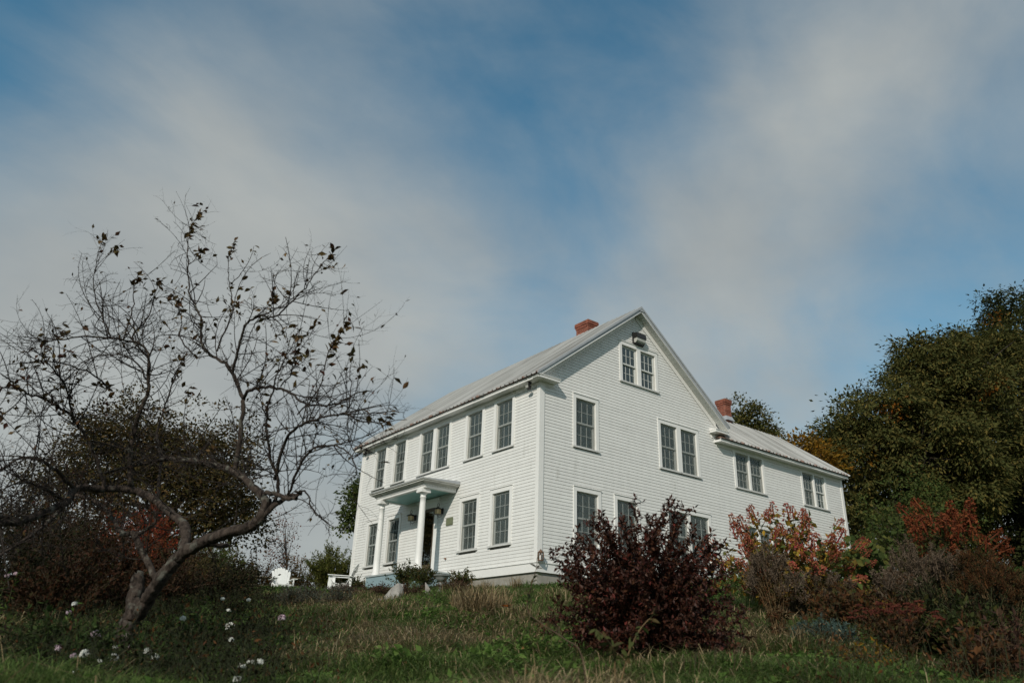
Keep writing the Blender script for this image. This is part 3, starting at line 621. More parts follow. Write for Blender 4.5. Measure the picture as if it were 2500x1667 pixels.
def build_door():
    y0, y1, zb, zt = DOOR
    root = hp('front_door', MB().box(.03, .07, y0 + .06, y1 - .06, zb, zt - .06), painted('dark_inner_door', (.10, .105, .10), .3, .1, 4))
    mb = MB(); mb.box(-.028, .0, y0, y0 + .075, zb, zt); mb.box(-.028, .0, y1 - .075, y1, zb, zt); mb.box(-.0275, .0, y0 + .075, y1 - .075, zt - .09, zt); mb.box(-.0275, .0, y0 + .075, y1 - .075, zb, zb + .28)
    hp('storm_door_frame', mb, BRONZE, root)
    hp('pane', MB().box(-.012, -.008, y0 + .075, y1 - .075, zb + .28, zt - .09), STORM, root)
    hp('door_handle', MB().box(-.075, -.028, y1 - .06, y1 - .03, zb + .95, zb + 1.10), BLACKM, root)
    mb = MB(); mb.box(-.034, .02, y0 - .20, y0 - .001, WT + .006, zt + .02); mb.box(-.034, .02, y1 + .001, y1 + .20, WT + .006, zt + .02)
    mb.box(-.045, .02, y0 - .23, y1 + .23, zt + .021, .325); mb.box(-.075, .02, y0 - .26, y1 + .26, .255, .327)
    hp('door_casing', mb, TRIM)
    # porch: floor, skirt, ceiling, entablature with dentils, roof, columns
    mb = MB(); mb.box(-1.27, -.06, 3.98, 7.16, -2.12, -2.075); hp('porch_floor', mb, painted('porch_floor_paint', (.36, .40, .40), .5, .08, 6))
    mb = MB(); mb.box(-1.24, -1.21, 4.02, 7.12, -3.2, -2.121); mb.box(-1.2099, -.06, 4.02, 4.05, -3.2, -2.121); mb.box(-1.2099, -.06, 7.09, 7.12, -3.2, -2.121); hp('porch_skirt', mb, BLUE)
    e = hp('porch_entablature', MB().box(-1.165, -1.03, 4.02, 7.13, .33, .49).box(-1.0299, -.03, 4.02, 4.15, .33, .49).box(-1.0299, -.03, 7.0, 7.13, .33, .49), TRIM)
    hp('porch_ceiling', MB().box(-1.0295, -.03, 4.1505, 6.9995, .365, .385), TEAL)
    mb = MB(); n = 52
    for i in range(n): y = 4.02 + 3.11 * (i + .25) / n; mb.box(-1.192, -1.1655, y, y + 3.11 / n * .55, .395, .44)
    for s, yy in ((0, 4.02), (1, 7.13)):
        for i in range(19): x = -1.15 + 1.1 * (i + .25) / 19; mb.box(x, x + .033, (yy - .027) if s == 0 else yy + .0005, (yy - .0005) if s == 0 else yy + .027, .395, .44)
    hp('dentil', mb, TRIM, e, kind='stuff')
    mb = MB()
    for d, z0, z1 in ((.045, .441, .47), (.10, .4705, .50), (.155, .5005, .545), (.185, .5455, .565)): mb.box(-1.165 - d, -.028, 4.02 - d, 7.13 + d, z0, z1)
    hp('porch_cornice', mb, painted('weathered_cornice_paint', (.52, .52, .48), .6, .12, 5, dirt=((.25, .24, .20), .6), dirt_scale=3, dirt_pos=.52))
    mb = MB(); mb.hexa([(-1.36, 3.83, .566), (-.03, 3.83, .566), (-.03, 7.32, .566), (-1.36, 7.32, .566), (-1.36, 3.83, .578), (-.03, 3.83, .66), (-.03, 7.32, .66), (-1.36, 7.32, .578)]); hp('porch_roof', mb, RIDGEM)
    prof = [(.135, 0), (.135, .05), (.125, .055), (.13, .075), (.12, .10), (.108, .115), (.107, .5), (.105, 1.0), (.098, 1.5), (.088, 1.95), (.083, 2.12), (.098, 2.13), (.098, 2.15), (.084, 2.16), (.084, 2.22), (.11, 2.25), (.125, 2.275)]
    cm = MB().lathe([(r, z) for r, z in prof], n=28).mesh('porch_column', TRIM, True)
    am = MB().box(-.16, .16, -.16, .16, 2.276, 2.36).box(-.14, .14, -.14, .14, 2.36, 2.404).mesh('abacus', TRIM)
    for y in (4.25, 6.84):
        c = link('porch_column', cm, house); c.location = Vector((-1.06, y, -2.074)) + HB; link('abacus', am, c)
build_door()

# fixtures on the walls ----------------------------------------------
def lantern(y, z, label):
    r = empty('wall_lantern', (-.03, y, z), math.pi / 2, label, 'lantern', 'lanterns beside the front door')
    # local y = out of the wall
    MB().box(-.055, .055, .0, .02, -.13, .06).build('back_plate', BLACKM, r)
    mb = MB(); mb.tube(smooth_path([(0, .02, -.16), (0, .09, -.24), (0, .17, -.20), (0, .17, -.15)], 4), .008, 6); mb.tube([(0, .02, .0), (0, .13, .03), (0, .17, .07)], .008, 6); mb.tube([(0, .17, -.30), (0, .17, -.15)], .006, 6); mb.build('bracket', BLACKM, r)
    mb = MB(); mb.lathe([(.145, .0), (.15, .008), (.05, .058), (.018, .064), (.012, .09)], 0, .17, 18); mb.build('lantern_roof', BLACKM, r, True)
    mb = MB(); mb.tube([(.055 * math.cos(a), .17, .125 + .062 * math.sin(a)) for a in np.linspace(-.9, math.pi + .9, 18)], .006, 6); mb.build('ring', BLACKM, r)
    mb = MB().lathe([(.088, -.15), (.094, -.005)], 0, .17, 6); mb.build('lantern_glass', AMBER, r)
    mb = MB()
    for k in range(6): a = k * math.pi / 3; mb.tube([(.09 * math.cos(a), .17 + .09 * math.sin(a), -.155), (.096 * math.cos(a), .17 + .096 * math.sin(a), .0)], .005, 5)
    mb.lathe([(.10, -.165), (.10, -.15)], 0, .17, 18); mb.build('lantern_cage', painted('aged_copper', (.10, .05, .025), .4, .2, 12) if False else BRONZE, r)
lantern(6.40, -.11, 'amber glass wall lantern left of the front door'); lantern(4.74, -.11, 'amber glass wall lantern right of the front door, by the plaque')
tag(MB().box(-.014, .0, -.185, .185, -.115, .115).box(-.02, -.0141, -.17, .17, -.10, .10).build('plaque', PLAQ), 'green bronze plaque on the clapboards right of the door', 'plaque').location = (-.022, 4.30, -.515)
def flood(x, y, z, label):
    r = empty('floodlight', (x, y, z), math.pi / 2, label, 'floodlight')
    MB().lathe([(.05, -.03), (.055, 0.0)], 0, 0, 14).build('mounting_plate', BLACKM, r)
    mb = MB(); mb.lathe([(.03, -.075), (.045, -.06), (.045, -.03)], 0, 0, 12); mb.tube([(0, 0, -.07), (.01, .03, -.12)], .012, 6); mb.build('motion_sensor', BLACKM, r)
    h = MB(); h.hexa([(-.06, .0, -.24), (.06, .0, -.24), (.06, .09, -.20), (-.06, .09, -.20), (-.075, .0, -.14), (.075, .0, -.14), (.075, .12, -.11), (-.075, .12, -.11)]); h.build('lamp_head', BLACKM, r)
    MB().hexa([(-.055, .093, -.195), (.055, .093, -.195), (.055, .099, -.195), (-.055, .099, -.195), (-.065, .118, -.12), (.065, .118, -.12), (.065, .124, -.12), (-.065, .124, -.12)]).build('lamp_lens', LENS, r)
flood(-.17, .27, 2.937, 'black floodlight under the eave at the near corner'); flood(-.15, 10.35, 2.937, 'black floodlight under the far left end of the eave')
r = empty('wall_pack_light', (4.05, -.02, 5.235), math.pi, 'black box light with ribbed lens above the attic windows', 'light')
MB().box(-.23, .23, 0, .05, -.06, .36).build('back_plate', BLACKM, r)
MB().hexa([(-.215, .05, .14), (.215, .05, .14), (.215, .22, .14), (-.215, .22, .14), (-.215, .05, .34), (.215, .05, .34), (.215, .20, .31), (-.215, .20, .31)]).hexa([(-.2, .05, -.05), (.2, .05, -.05), (.2, .12, -.05), (-.2, .12, -.05), (-.2, .05, -.01), (.2, .05, -.01), (.2, .13, -.01), (-.2, .13, -.01)]).build('hood', BLACKM, r)
mb = MB(); mb.prism([(.05, -.008), (.14, -.008), (.185, .04), (.20, .138), (.05, .138)], -.20, .20, lambda p, q, t: (t, p, q)); mb.build('lamp_lens', LENS, r)
# small copper candle lantern hung at the foot of the corner board
r = empty('hanging_lantern', (.0, -.14, -2.05), 0, 'small brown lantern on the ledge at the foot of the near corner', 'lantern')
COPPER = painted('aged_copper', (.13, .075, .045), .5, .25, 14)
mb = MB(); mb.lathe([(.085, .20), (.09, .205), (.012, .285), (.008, .30)], 0, 0, 12); mb.build('lantern_roof', COPPER, r)
mb = MB()
for k in range(6): a = k * math.pi / 3; mb.tube([(.065 * math.cos(a), .065 * math.sin(a), .02), (.08 * math.cos(a), .08 * math.sin(a), .11), (.072 * math.cos(a), .072 * math.sin(a), .2)], .012, 5)
mb.lathe([(.08, .0), (.08, .02)], 0, 0, 12); mb.build('lantern_cage', COPPER, r)
MB().lathe([(.035, .02), (.035, .14)], 0, 0, 10).build('candle', TRIM, r)
tag(MB().lathe([(.028, 0), (.022, .05), (.012, .07)], n=10).build('hose_bib', painted('brass', (.22, .12, .07), .5, .2, 20)), 'small brown tap on the clapboards below the plaque', 'tap').matrix_world = Matrix.Translation((-.02, 4.38, -1.63)) @ Matrix.Rotation(-math.pi / 2, 4, 'Y')

# ------------------------------------------------------------------ plants: builders
def M2(name, parts, mats, parent=None, smooth=False):
    """join (V, F, material index) triples; quads are split"""
    Vs, Fs, Ms, b = [], [], [], 0
    for V, F, mi in parts:
        F = np.asarray(F)
        if F.shape[1] == 4: F = np.concatenate([F[:, [0, 1, 2]], F[:, [0, 2, 3]]])
        Vs.append(V); Fs.append(F + b); Ms.append(np.full(len(F), mi)); b += len(V)
    return link(name, np_mesh(name, np.concatenate(Vs), np.concatenate(Fs), mats, np.concatenate(Ms) if len(mats) > 1 else None, smooth), parent)
def leaf_basis(P, D, S, hint=None):
    n = len(P); D = unit(D); H = rng.normal(size=(n, 3)) * .55 + (np.array([0, 0, 1.0]) if hint is None else hint)
    Nn = unit(H - D * np.sum(H * D, 1, keepdims=True)); X = np.cross(D, Nn)
    return [Matrix(((X[i][0] * S[i], D[i][0] * S[i], Nn[i][0] * S[i], P[i][0]), (X[i][1] * S[i], D[i][1] * S[i], Nn[i][1] * S[i], P[i][1]), (X[i][2] * S[i], D[i][2] * S[i], Nn[i][2] * S[i], P[i][2]), (0, 0, 0, 1))) for i in range(n)]
_leafm = {}
def leaf_mesh(mat, wr, k):
    """one leaf, unit length along local +Y: pointed oval, folded on its rib and curled"""
    key = (mat.name, wr, k)
    if key not in _leafm:
        r = random.Random(k); vs, fs = [], []; n = 5; prof = [.06, .72, 1.0, .70, .0]; c1, c2 = r.uniform(.05, .3), r.uniform(.08, .2)
        for i in range(n):
            t = i / (n - 1); w = prof[i] * wr * .5; z = -c1 * t * t; f = c2 * (w / (wr * .5))
            vs += [(-w, t, z + f * wr), (0, t, z), (w, t, z + f * wr)]
        for i in range(n - 1):
            a = i * 3; fs += [(a, a + 1, a + 4, a + 3), (a + 1, a + 2, a + 5, a + 4)]
        me = bpy.data.meshes.new('leaf'); me.from_pydata(vs, [], fs); me.materials.append(mat); _leafm[key] = me
    return _leafm[key]
def leaf_parts(parent, origin, P, D, S, mat, wr, hint=None):
    for i, mt in enumerate(leaf_basis(P - np.asarray(origin), D, S, hint)):
        o = link('leaf', leaf_mesh(mat, wr, i % 4), parent); o.matrix_local = mt
def growth(paths, per_m, lens, r0, rng_t=(.25, 1.0), updir=(0, 0, .5), spread=1.0, curve=.25, seg=4, taper=.35):
    """side shoots off a list of (pts, radii)"""
    out = []
    for P, r in paths:
        L = np.linalg.norm(np.diff(P, axis=0), axis=1); tot = L.sum(); k = rng.poisson(per_m * tot)
        cum = np.concatenate([[0], np.cumsum(L)])
        for t in rng.uniform(*rng_t, k):
            d = t * tot; i = min(np.searchsorted(cum, d) - 1, len(P) - 2); i = max(i, 0); f = (d - cum[i]) / (L[i] + 1e-9)
            p = P[i] * (1 - f) + P[i + 1] * f; ax = unit(P[i + 1] - P[i])
            dr = unit(ax * .5 + rdir(1)[0] * spread + np.asarray(updir)); ln = rng.uniform(*lens) * (1.15 - .5 * t)
            e = p + dr * ln; m = p + dr * ln * .5 + rdir(1)[0] * ln * curve
            rr = min(r0, r[i] * .7); out.append((bez(p, m, e, seg), np.linspace(rr, rr * taper, seg)))
    return out
def along(paths, step, t0=.15):
    """leaf seats along shoots: positions, shoot directions"""
    Ps, Ds = [], []
    for P, r in paths:
        L = np.linalg.norm(np.diff(P, axis=0), axis=1); tot = L.sum(); cum = np.concatenate([[0], np.cumsum(L)])
        k = max(2, int(tot * (1 - t0) / step)); ts = np.linspace(t0, 1, k)
        for t in ts:
            d = t * tot; i = int(np.clip(np.searchsorted(cum, d) - 1, 0, len(P) - 2)); f = (d - cum[i]) / (L[i] + 1e-9)
            Ps.append(P[i] * (1 - f) + P[i + 1] * f); Ds.append(P[i + 1] - P[i])
    return np.array(Ps), unit(np.array(Ds))
def shoots(base, h, w, n, lean=.5, rad=.006, hmin=.55, r_in=.0, dome=.55, off=(0, 0), sq=1.0):
    """stems fanning out of one foot into a dome of width w and height h"""
    out = []
    for k in range(n):
        a = rng.uniform(0, 2 * np.pi); q = math.sqrt(rng.uniform(r_in, 1)); rr = q * w / 2
        e = base + np.array([math.cos(a) * rr + off[0], math.sin(a) * rr * sq + off[1], h * rng.uniform(hmin, 1) * (1 - dome * q ** 2.2)])
        b = base + np.array([math.cos(a), math.sin(a), 0]) * rng.uniform(0, .12) * w * .5
        b[2] = hgt(b[0], b[1]) - .03 if abs(hgt(b[0], b[1]) - base[2]) < 1 else base[2] - .03
        m = b * .5 + e * .5 + np.array([-math.cos(a) * rr * .22, -math.sin(a) * rr * .22, h * .12]) + rdir(1)[0] * .05 * h
        out.append((bez(b, m, e, 7), np.linspace(rad, rad * .35, 7)))
    return out
def near_first(P): return np.argsort(np.linalg.norm(P - CAM, axis=1))
def bush(name, label, cat, base, h, w, n_stems, leafmat, leaf, wr, step, stemmat, twigs=(7, (.12, .35)), rad=.006, lean=.5, hmin=.55, dome=.55, parts=0, group=None, updir=(0, 0, .6), droop=0.0, bare=.25, hint=None, perleaf=2, cheap=False, r_in=.0, off=(0, 0), sq=1.0, out=.7):
    base = np.asarray(base, float); root = empty(name, base, 0, label, cat, group)
    st = shoots(base, h, w, n_stems, lean, rad, hmin, r_in, dome, off, sq); tw = growth(st, twigs[0], twigs[1], rad * .5, (bare, 1), updir, .9) if twigs else []
    V, F = tubes([(P - base, r) for P, r in st], 4); parts_ = [(V, F, 0)]
    if tw: V, F = tubes([(P - base, r) for P, r in tw], 3); parts_.append((V, F, 0))
    tag(M2('stem', parts_, [stemmat], root), kind='stuff')
    P, D = along(tw + [(p[2:], r[2:]) for p, r in st], step, .12)
    P = np.repeat(P, perleaf, 0); D = np.repeat(D, perleaf, 0)
    D = unit(D * .55 + rdir(len(P)) * out + np.array([0, 0, -droop])); S = leaf * rng.uniform(.55, 1.25, len(P))
    if parts:
        # the largest-looking leaves, one object each
        sc = S / np.linalg.norm(P - CAM, axis=1) * rng.uniform(.8, 1.2, len(P)); o = np.argsort(-sc); big = o[:parts]; rest = o[parts:]
        leaf_parts(root, base, P[big], D[big], S[big], leafmat, wr, hint)
    else: rest = np.arange(len(P))
    if len(rest):
        V, F = (cheap_leaves(P[rest] - base, D[rest], S[rest], wr, hint) if cheap else leaf_arrays(P[rest] - base, D[rest], S[rest], wr, hint=hint))
        tag(M2('foliage', [(V, F, 0)], [leafmat], root), kind='stuff')
    return root, st, tw
def sublobes(lobes, k, f=(.28, .48), core=.86, fl=1.0):
    out = [(c, np.asarray(r) * core) for c, r in lobes]
    for c, r in lobes:
        for d in rdir(k): out.append((np.asarray(c) + d * np.asarray(r) * rng.uniform(.72, .98), np.asarray(r) * rng.uniform(*f) * [1, 1, fl]))
    return out
def crown_points(lobes, n, shell=.16, sink=.35):
    """clump centres spread through the skin of several ellipsoid lobes: list of (centre, radii)"""
    vol = np.array([r[0] * r[1] + r[1] * r[2] + r[0] * r[2] for _, r in lobes]); cnt = np.maximum(1, (n * vol / vol.sum()).astype(int)); P, O = [], []
    for (c, r), k in zip(lobes, cnt):
        d = rdir(k); rad = 1 - np.abs(rng.normal(size=(k, 1))) * shell; rad = np.where(rng.uniform(size=(k, 1)) < sink, rng.uniform(.35, 1, (k, 1)), rad)
        P.append(np.asarray(c) + d * rad * np.asarray(r)); O.append(unit(d / np.asarray(r)))
    return np.concatenate(P), np.concatenate(O)
def tree(name, label, base, lobes, n_clump, n_leaf, leaf, clump, mat, trunk, bark=None, wr=.55, group=None, branches=26, patch=None, hang=.35, shell=.16, sink=.35, flat=.6, cat='tree', jag=.0, sub=(7, (.28, .48))):
    """trunk and limbs as tapered tubes, crown as leaf clumps through the lobes' skin; patch = (centre, radius, material) of turned leaves"""
    bark = bark or DKBARK; base = np.asarray(base, float); root = empty(name, base, 0, label, cat, group)
    C, O = crown_points(sublobes(lobes, *sub), n_clump, shell, sink)
    if jag: C = C + O * (np.abs(rng.normal(size=(len(C), 1))) * jag)
    mid = np.mean([c for c, _ in lobes], 0); zt = mid[2]; th, tr = trunk
    tp = smooth_path([base - [0, 0, .3], base + [0, 0, th * .5] + rdir(1)[0] * [.1, .1, 0] * th * .3, base + [0, 0, th] + (mid - base) * [.25, .25, 0], mid], 4)
    V, F = tubes([(tp - base, np.linspace(tr, tr * .3, len(tp)))], 10); link('trunk', np_mesh('trunk', V, F, bark, smooth=True), root)
    br = []
    for i in rng.permutation(len(C))[:branches]:
        s = tp[rng.integers(int(len(tp) * .4), len(tp))]; br.append((bez(s, (s + C[i]) / 2 + [0, 0, .12 * np.linalg.norm(C[i] - s)], C[i], 7), np.linspace(tr * .28, tr * .04, 7)))
    V, F = tubes([(P - base, r) for P, r in br], 5); tag(link('limb', np_mesh('limb', V, F, bark, smooth=True), root), kind='stuff')
    n = len(C); k = n_leaf; off = rng.normal(size=(n, k, 3)) * np.array([1, 1, flat]) * (clump * rng.uniform(.6, 1.3, (n, 1, 1)))
    P = (C[:, None, :] + off).reshape(-1, 3); D = unit(off * .8 / clump + O[:, None, :] * .6 + rng.normal(size=(n, k, 3)) * .6 + np.array([0, 0, -hang])).reshape(-1, 3)
    S = leaf * rng.uniform(.6, 1.25, len(P)); hint = np.repeat(O * .6 + [0, 0, .6], k, 0) + (off / clump).reshape(-1, 3) * .55
    V, F = cheap_leaves(P - base, D, S, wr, hint, .42)
    mats = [mat]; mi = None
    if patch:
        cm = np.zeros(n, int)
        for j, (pc, pr_, pm) in enumerate(patch):
            mats.append(pm); dd = np.linalg.norm((C - np.asarray(pc)) / np.asarray(pr_), axis=1); cm[dd + rng.normal(size=n) * .12 < 1] = j + 1
        mi = np.repeat(np.repeat(cm, k), 2)
    o = link('crown', np_mesh('crown', V, F, mats, mi), root); tag(o, kind='stuff'); return root

# leaf colours; grass lifted above real albedo to offset its self-shadow
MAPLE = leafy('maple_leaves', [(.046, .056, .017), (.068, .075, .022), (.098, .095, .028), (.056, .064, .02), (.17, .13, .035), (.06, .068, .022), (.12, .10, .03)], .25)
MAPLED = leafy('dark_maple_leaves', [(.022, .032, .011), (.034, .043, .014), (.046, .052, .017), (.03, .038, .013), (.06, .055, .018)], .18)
GOLD = leafy('golden_leaves', [(.26, .12, .014), (.16, .085, .015), (.32, .18, .02), (.11, .07, .018)], .35)
ORANGE = leafy('orange_leaves', [(.30, .09, .012), (.22, .10, .016), (.14, .07, .02), (.34, .15, .02)], .35)
OLIVE = leafy('olive_leaves', [(.040, .042, .014), (.065, .058, .019), (.095, .068, .024), (.055, .042, .017), (.13, .078, .03)], .25)
BRIGHTG = leafy('bright_green_leaves', [(.10, .125, .028), (.16, .17, .04), (.065, .09, .024), (.20, .18, .05)], .35)
RED = leafy('burning_red_leaves', [(.20, .028, .014), (.10, .02, .012), (.26, .06, .02), (.13, .05, .016), (.30, .03, .02)], .3)
RUSSET = leafy('russet_leaves', [(.085, .034, .016), (.05, .026, .013), (.13, .055, .02), (.04, .03, .014), (.06, .05, .016)], .25)
RUSSETD = leafy('dark_russet_leaves', [(.045, .018, .010), (.028, .016, .009), (.065, .026, .012), (.022, .018, .009), (.035, .03, .011)], .2)
REDTREE = leafy('dull_red_leaves', [(.16, .05, .03), (.10, .04, .025), (.20, .09, .04)], .3)
PURPLE = leafy('purple_ninebark_leaves', [(.034, .012, .0095), (.050, .018, .012), (.070, .028, .016), (.023, .009, .008), (.10, .044, .023), (.042, .015, .011), (.12, .026, .02)], .16, .5, .22)
HYD = leafy('hydrangea_leaves', [(.17, .15, .035), (.11, .125, .032), (.32, .18, .03), (.22, .13, .03), (.13, .12, .032), (.42, .26, .035), (.07, .10, .028), (.09, .12, .03)], .3)
HYDD = leafy('green_hydrangea_leaves', [(.045, .06, .018), (.065, .075, .022), (.035, .045, .016), (.11, .085, .022)], .3)
PANI = leafy('rosy_panicles', [(.33, .075, .05), (.38, .15, .08), (.26, .075, .04), (.33, .05, .06), (.37, .19, .07)], .25, .7)
PANIR = leafy('rust_panicles', [(.19, .045, .02), (.12, .032, .016), (.22, .07, .025), (.09, .028, .015)], .2, .7)
SEED = leafy('goldenrod_seed_heads', [(.105, .075, .05), (.155, .115, .08), (.07, .048, .032), (.20, .155, .115)], .2, .9)
STRAW = leafy('straw_blades', [(.33, .25, .14), (.25, .18, .095), (.42, .33, .20), (.18, .125, .065)], .3, .8)
GRASSG = leafy('green_grass_blades', [(.085, .145, .034), (.12, .19, .05), (.165, .225, .068), (.095, .155, .042), (.24, .225, .10)], .42, .6)
LAWN = leafy('lawn_blades', [(.065, .125, .03), (.09, .155, .038), (.12, .18, .05)], .4, .6)
WEED = leafy('weed_leaves', [(.065, .125, .026), (.09, .16, .034), (.13, .20, .048), (.045, .085, .02)], .35)
VINE = leafy('vine_leaves', [(.05, .075, .018), (.075, .10, .026), (.035, .055, .016), (.12, .12, .03)], .3)
BLUEJ = leafy('blue_juniper_needles', [(.05, .085, .075), (.075, .115, .10), (.035, .06, .052)], .1)
SAGE = leafy('grey_sage_leaves', [(.075, .088, .065), (.10, .11, .085), (.06, .065, .05), (.085, .07, .05)], .2)
BROWNP = leafy('brown_perennial_leaves', [(.045, .022, .016), (.075, .036, .026), (.03, .018, .014), (.10, .055, .035), (.05, .04, .022)], .2)
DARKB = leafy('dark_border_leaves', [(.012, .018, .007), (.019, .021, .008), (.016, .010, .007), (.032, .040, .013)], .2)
PETALW = leafy('white_petals', [(.80, .80, .76), (.74, .75, .70), (.86, .85, .80)], .4)
PETALP = leafy('pink_petals', [(.58, .40, .48), (.66, .50, .56), (.62, .55, .58)], .35)
STEMG = painted('green_stems', (.06, .07, .025), .7, .3, 20)
STEMD = painted('dark_green_stems', (.035, .042, .017), .8, .3, 20)
STEMB = painted('brown_stems', (.075, .05, .03), .8, .3, 20)
STEMT = painted('tan_stalks', (.16, .105, .05), .8, .3, 20)
STEMP = painted('purple_stems', (.05, .032, .024), .8, .3, 20)
def _(px, py, D): return at(px, py, D)

# ------------------------------------------------------------------ trees behind
def lobe(px, py, D, rx, rz_, ry=None): return (at(px, py, D), np.array([rx, ry or rx, rz_]))
def build_trees():
    b = spot(2260, 40)
    tree('maple_tree', 'great dark green maple with a few orange sprays right of the house', b,
         [lobe(2150, 1000, 38, 2.2, 2.0), lobe(2255, 925, 39, 2.4, 2.1), lobe(2340, 960, 39, 3.2, 3.2), lobe(2105, 1110, 37.5, 2.3, 2.0), lobe(2260, 1120, 38, 3.2, 2.7), lobe(2420, 890, 40, 3.0, 2.6), lobe(2430, 1100, 39, 3.3, 3.1), lobe(2045, 1075, 38.5, 1.3, 1.2), lobe(1998, 1105, 38.5, .9, .8), lobe(2085, 1240, 38, 1.7, 1.6), lobe(2330, 1240, 38.5, 3.0, 1.6)],
         2300, 46, .25, .30, MAPLE, (4.5, .42), wr=.42, branches=90, hang=.75, jag=.12, sink=.08, shell=.10, sub=(20, (.20, .36), .62, .62), flat=.6,
         patch=[(at(2190, 1005, 36.5), (.6, 2.2, .3), ORANGE), (at(2145, 1100, 35.5), (.5, 1.6, .4), GOLD), (at(2205, 905, 36), (.4, 1.5, .35), ORANGE), (at(2420, 950, 37), (.35, 2, .4), ORANGE)])
    tree('tall_maple_tree', 'tallest dark tree rising at the right edge of the view', spot(2520, 46),
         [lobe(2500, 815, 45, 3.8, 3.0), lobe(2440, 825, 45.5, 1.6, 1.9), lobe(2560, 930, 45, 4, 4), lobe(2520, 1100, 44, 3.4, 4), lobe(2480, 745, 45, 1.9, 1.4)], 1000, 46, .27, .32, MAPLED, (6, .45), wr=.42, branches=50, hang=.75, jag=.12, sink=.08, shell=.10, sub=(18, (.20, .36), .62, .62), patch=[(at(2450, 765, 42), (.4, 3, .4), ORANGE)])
    tree('gold_tree', 'small golden leaved tree rising behind the wing roof', spot(1985, 36), [lobe(1985, 1115, 35.5, .8, .7), lobe(2012, 1140, 35.5, .65, .7), lobe(1955, 1095, 36, .55, .45)], 80, 40, .2, .3, GOLD, (2.6, .16), branches=18, jag=.2)
    tree('background_tree', 'olive green treetop showing above the wing roof ridge', spot(1835, 52), [lobe(1830, 1045, 52, 1.5, 1.3), lobe(1870, 1062, 52, 1.2, 1.0), lobe(1795, 1035, 52, .9, .8), lobe(1850, 1120, 52, 1.8, 2)], 300, 50, .22, .3, MAPLE, (4, .2), branches=24, jag=.45)
    # the shaded wood under the big maple, several dark trees one behind another
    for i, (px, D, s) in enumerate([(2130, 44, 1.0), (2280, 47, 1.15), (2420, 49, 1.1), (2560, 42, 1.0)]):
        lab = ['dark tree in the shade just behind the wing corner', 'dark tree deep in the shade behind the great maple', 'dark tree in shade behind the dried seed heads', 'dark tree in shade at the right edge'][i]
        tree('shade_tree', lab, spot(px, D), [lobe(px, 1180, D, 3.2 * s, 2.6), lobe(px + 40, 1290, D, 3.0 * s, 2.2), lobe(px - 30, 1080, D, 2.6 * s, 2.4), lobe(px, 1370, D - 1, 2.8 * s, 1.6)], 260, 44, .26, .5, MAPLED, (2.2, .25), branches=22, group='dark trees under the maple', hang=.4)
    tree('young_tree', 'sunlit young green tree draped with vine under the maple', spot(2240, 28), [lobe(2225, 1245, 28, 1.3, 1.0), lobe(2260, 1215, 28, .7, .8), lobe(2300, 1210, 28.5, .5, .7), lobe(2180, 1290, 27.5, .9, .7), lobe(2240, 1320, 28, 1.3, .9), lobe(2350, 1340, 28, 1.1, .9), lobe(2200, 1370, 27.5, 1.1, .8)], 210, 40, .13, .2, VINE, (1.5, .1), branches=40, wr=.6, hang=.7, jag=.25)
    # left side
    tree('crab_apple_tree', 'dense dark olive tree behind the bare apple tree', spot(370, 30),
         [lobe(330, 1090, 30, 2.3, 1.5), lobe(490, 1110, 30, 1.9, 1.5), lobe(240, 1120, 30.5, 2.0, 1.4), lobe(400, 1200, 30, 3.0, 1.9), lobe(540, 1180, 30, 1.6, 1.4), lobe(200, 1220, 30, 1.8, 1.4), lobe(310, 1035, 30, 1.3, .8), lobe(510, 1270, 30.5, 1.9, 1.0)], 860, 56, .14, .26, OLIVE, (2.6, .22), branches=90, jag=.45, sink=.45, wr=.62)
    tree('green_tree', 'green tree peeking out behind the far left corner of the house', spot(890, 46), [lobe(872, 1225, 46, .75, .9), lobe(854, 1285, 46, .45, .4), lobe(864, 1250, 46, .6, .5), lobe(925, 1200, 47, 1.5, 2.0)], 200, 50, .2, .26, VINE, (2.5, .2), branches=22, jag=.25, wr=.6)
    r = tree('red_sapling', 'slender half bare sapling with dull red leaves beyond the white chair', spot(688, 40), [lobe(690, 1310, 40, .85, 1.1), lobe(700, 1260, 40, .55, .7), lobe(676, 1360, 40, .75, .6), lobe(706, 1370, 40, .6, .5)], 150, 6, .11, .2, REDTREE, (2.4, .06), branches=46, sink=.7, wr=.6)
    bush('green_shrub', 'rounded sunlit green shrub left of the far house corner', 'shrub', spot(800, 33.5), 2.75, 2.5, 120, BRIGHTG, .085, .5, .045, STEMB, twigs=(9, (.15, .4)), dome=.35, cheap=True, out=.6)
    bush('yellow_shrub', 'yellow orange autumn shrub behind the picnic table', 'shrub', spot(715, 37), 2.85, 3.2, 90, GOLD, .08, .5, .06, STEMB, twigs=(8, (.15, .4)), cheap=True)
    bush('yellow_shrub', 'patch of orange autumn bush showing left of the white chair', 'shrub', spot(615, 37), 2.6, 3.0, 80, ORANGE, .08, .5, .06, STEMB, twigs=(8, (.15, .4)), cheap=True)
    for i, (px, D, h, w, lab, m) in enumerate([(545, 27, 1.7, 2.0, 'loose green bush between the apple trunk and the picnic table', OLIVE), (500, 25, 1.7, 2.0, 'olive bush with yellow leaves just right of the apple trunk', VINE)]):
        bush('garden_bush', lab, 'shrub', spot(px, D), h, w, 44, m, .07, .55, .06, STEMB, twigs=(8, (.15, .4)), cheap=True)
    bush('burning_bush', 'bright red autumn shrub seen under the long apple limb', 'shrub', spot(340, 17.5), 2.3, 1.9, 60, RED, .055, .55, .045, STEMB, twigs=(9, (.12, .35)), cheap=True, hmin=.4, bare=.1)
    bush('burning_bush', 'dark red shrub at the left, lower than the bright red one', 'shrub', spot(195, 15), 2.3, 2.2, 80, RUSSETD, .055, .55, .045, STEMB, twigs=(9, (.12, .35)), cheap=True, hmin=.4, bare=.1)
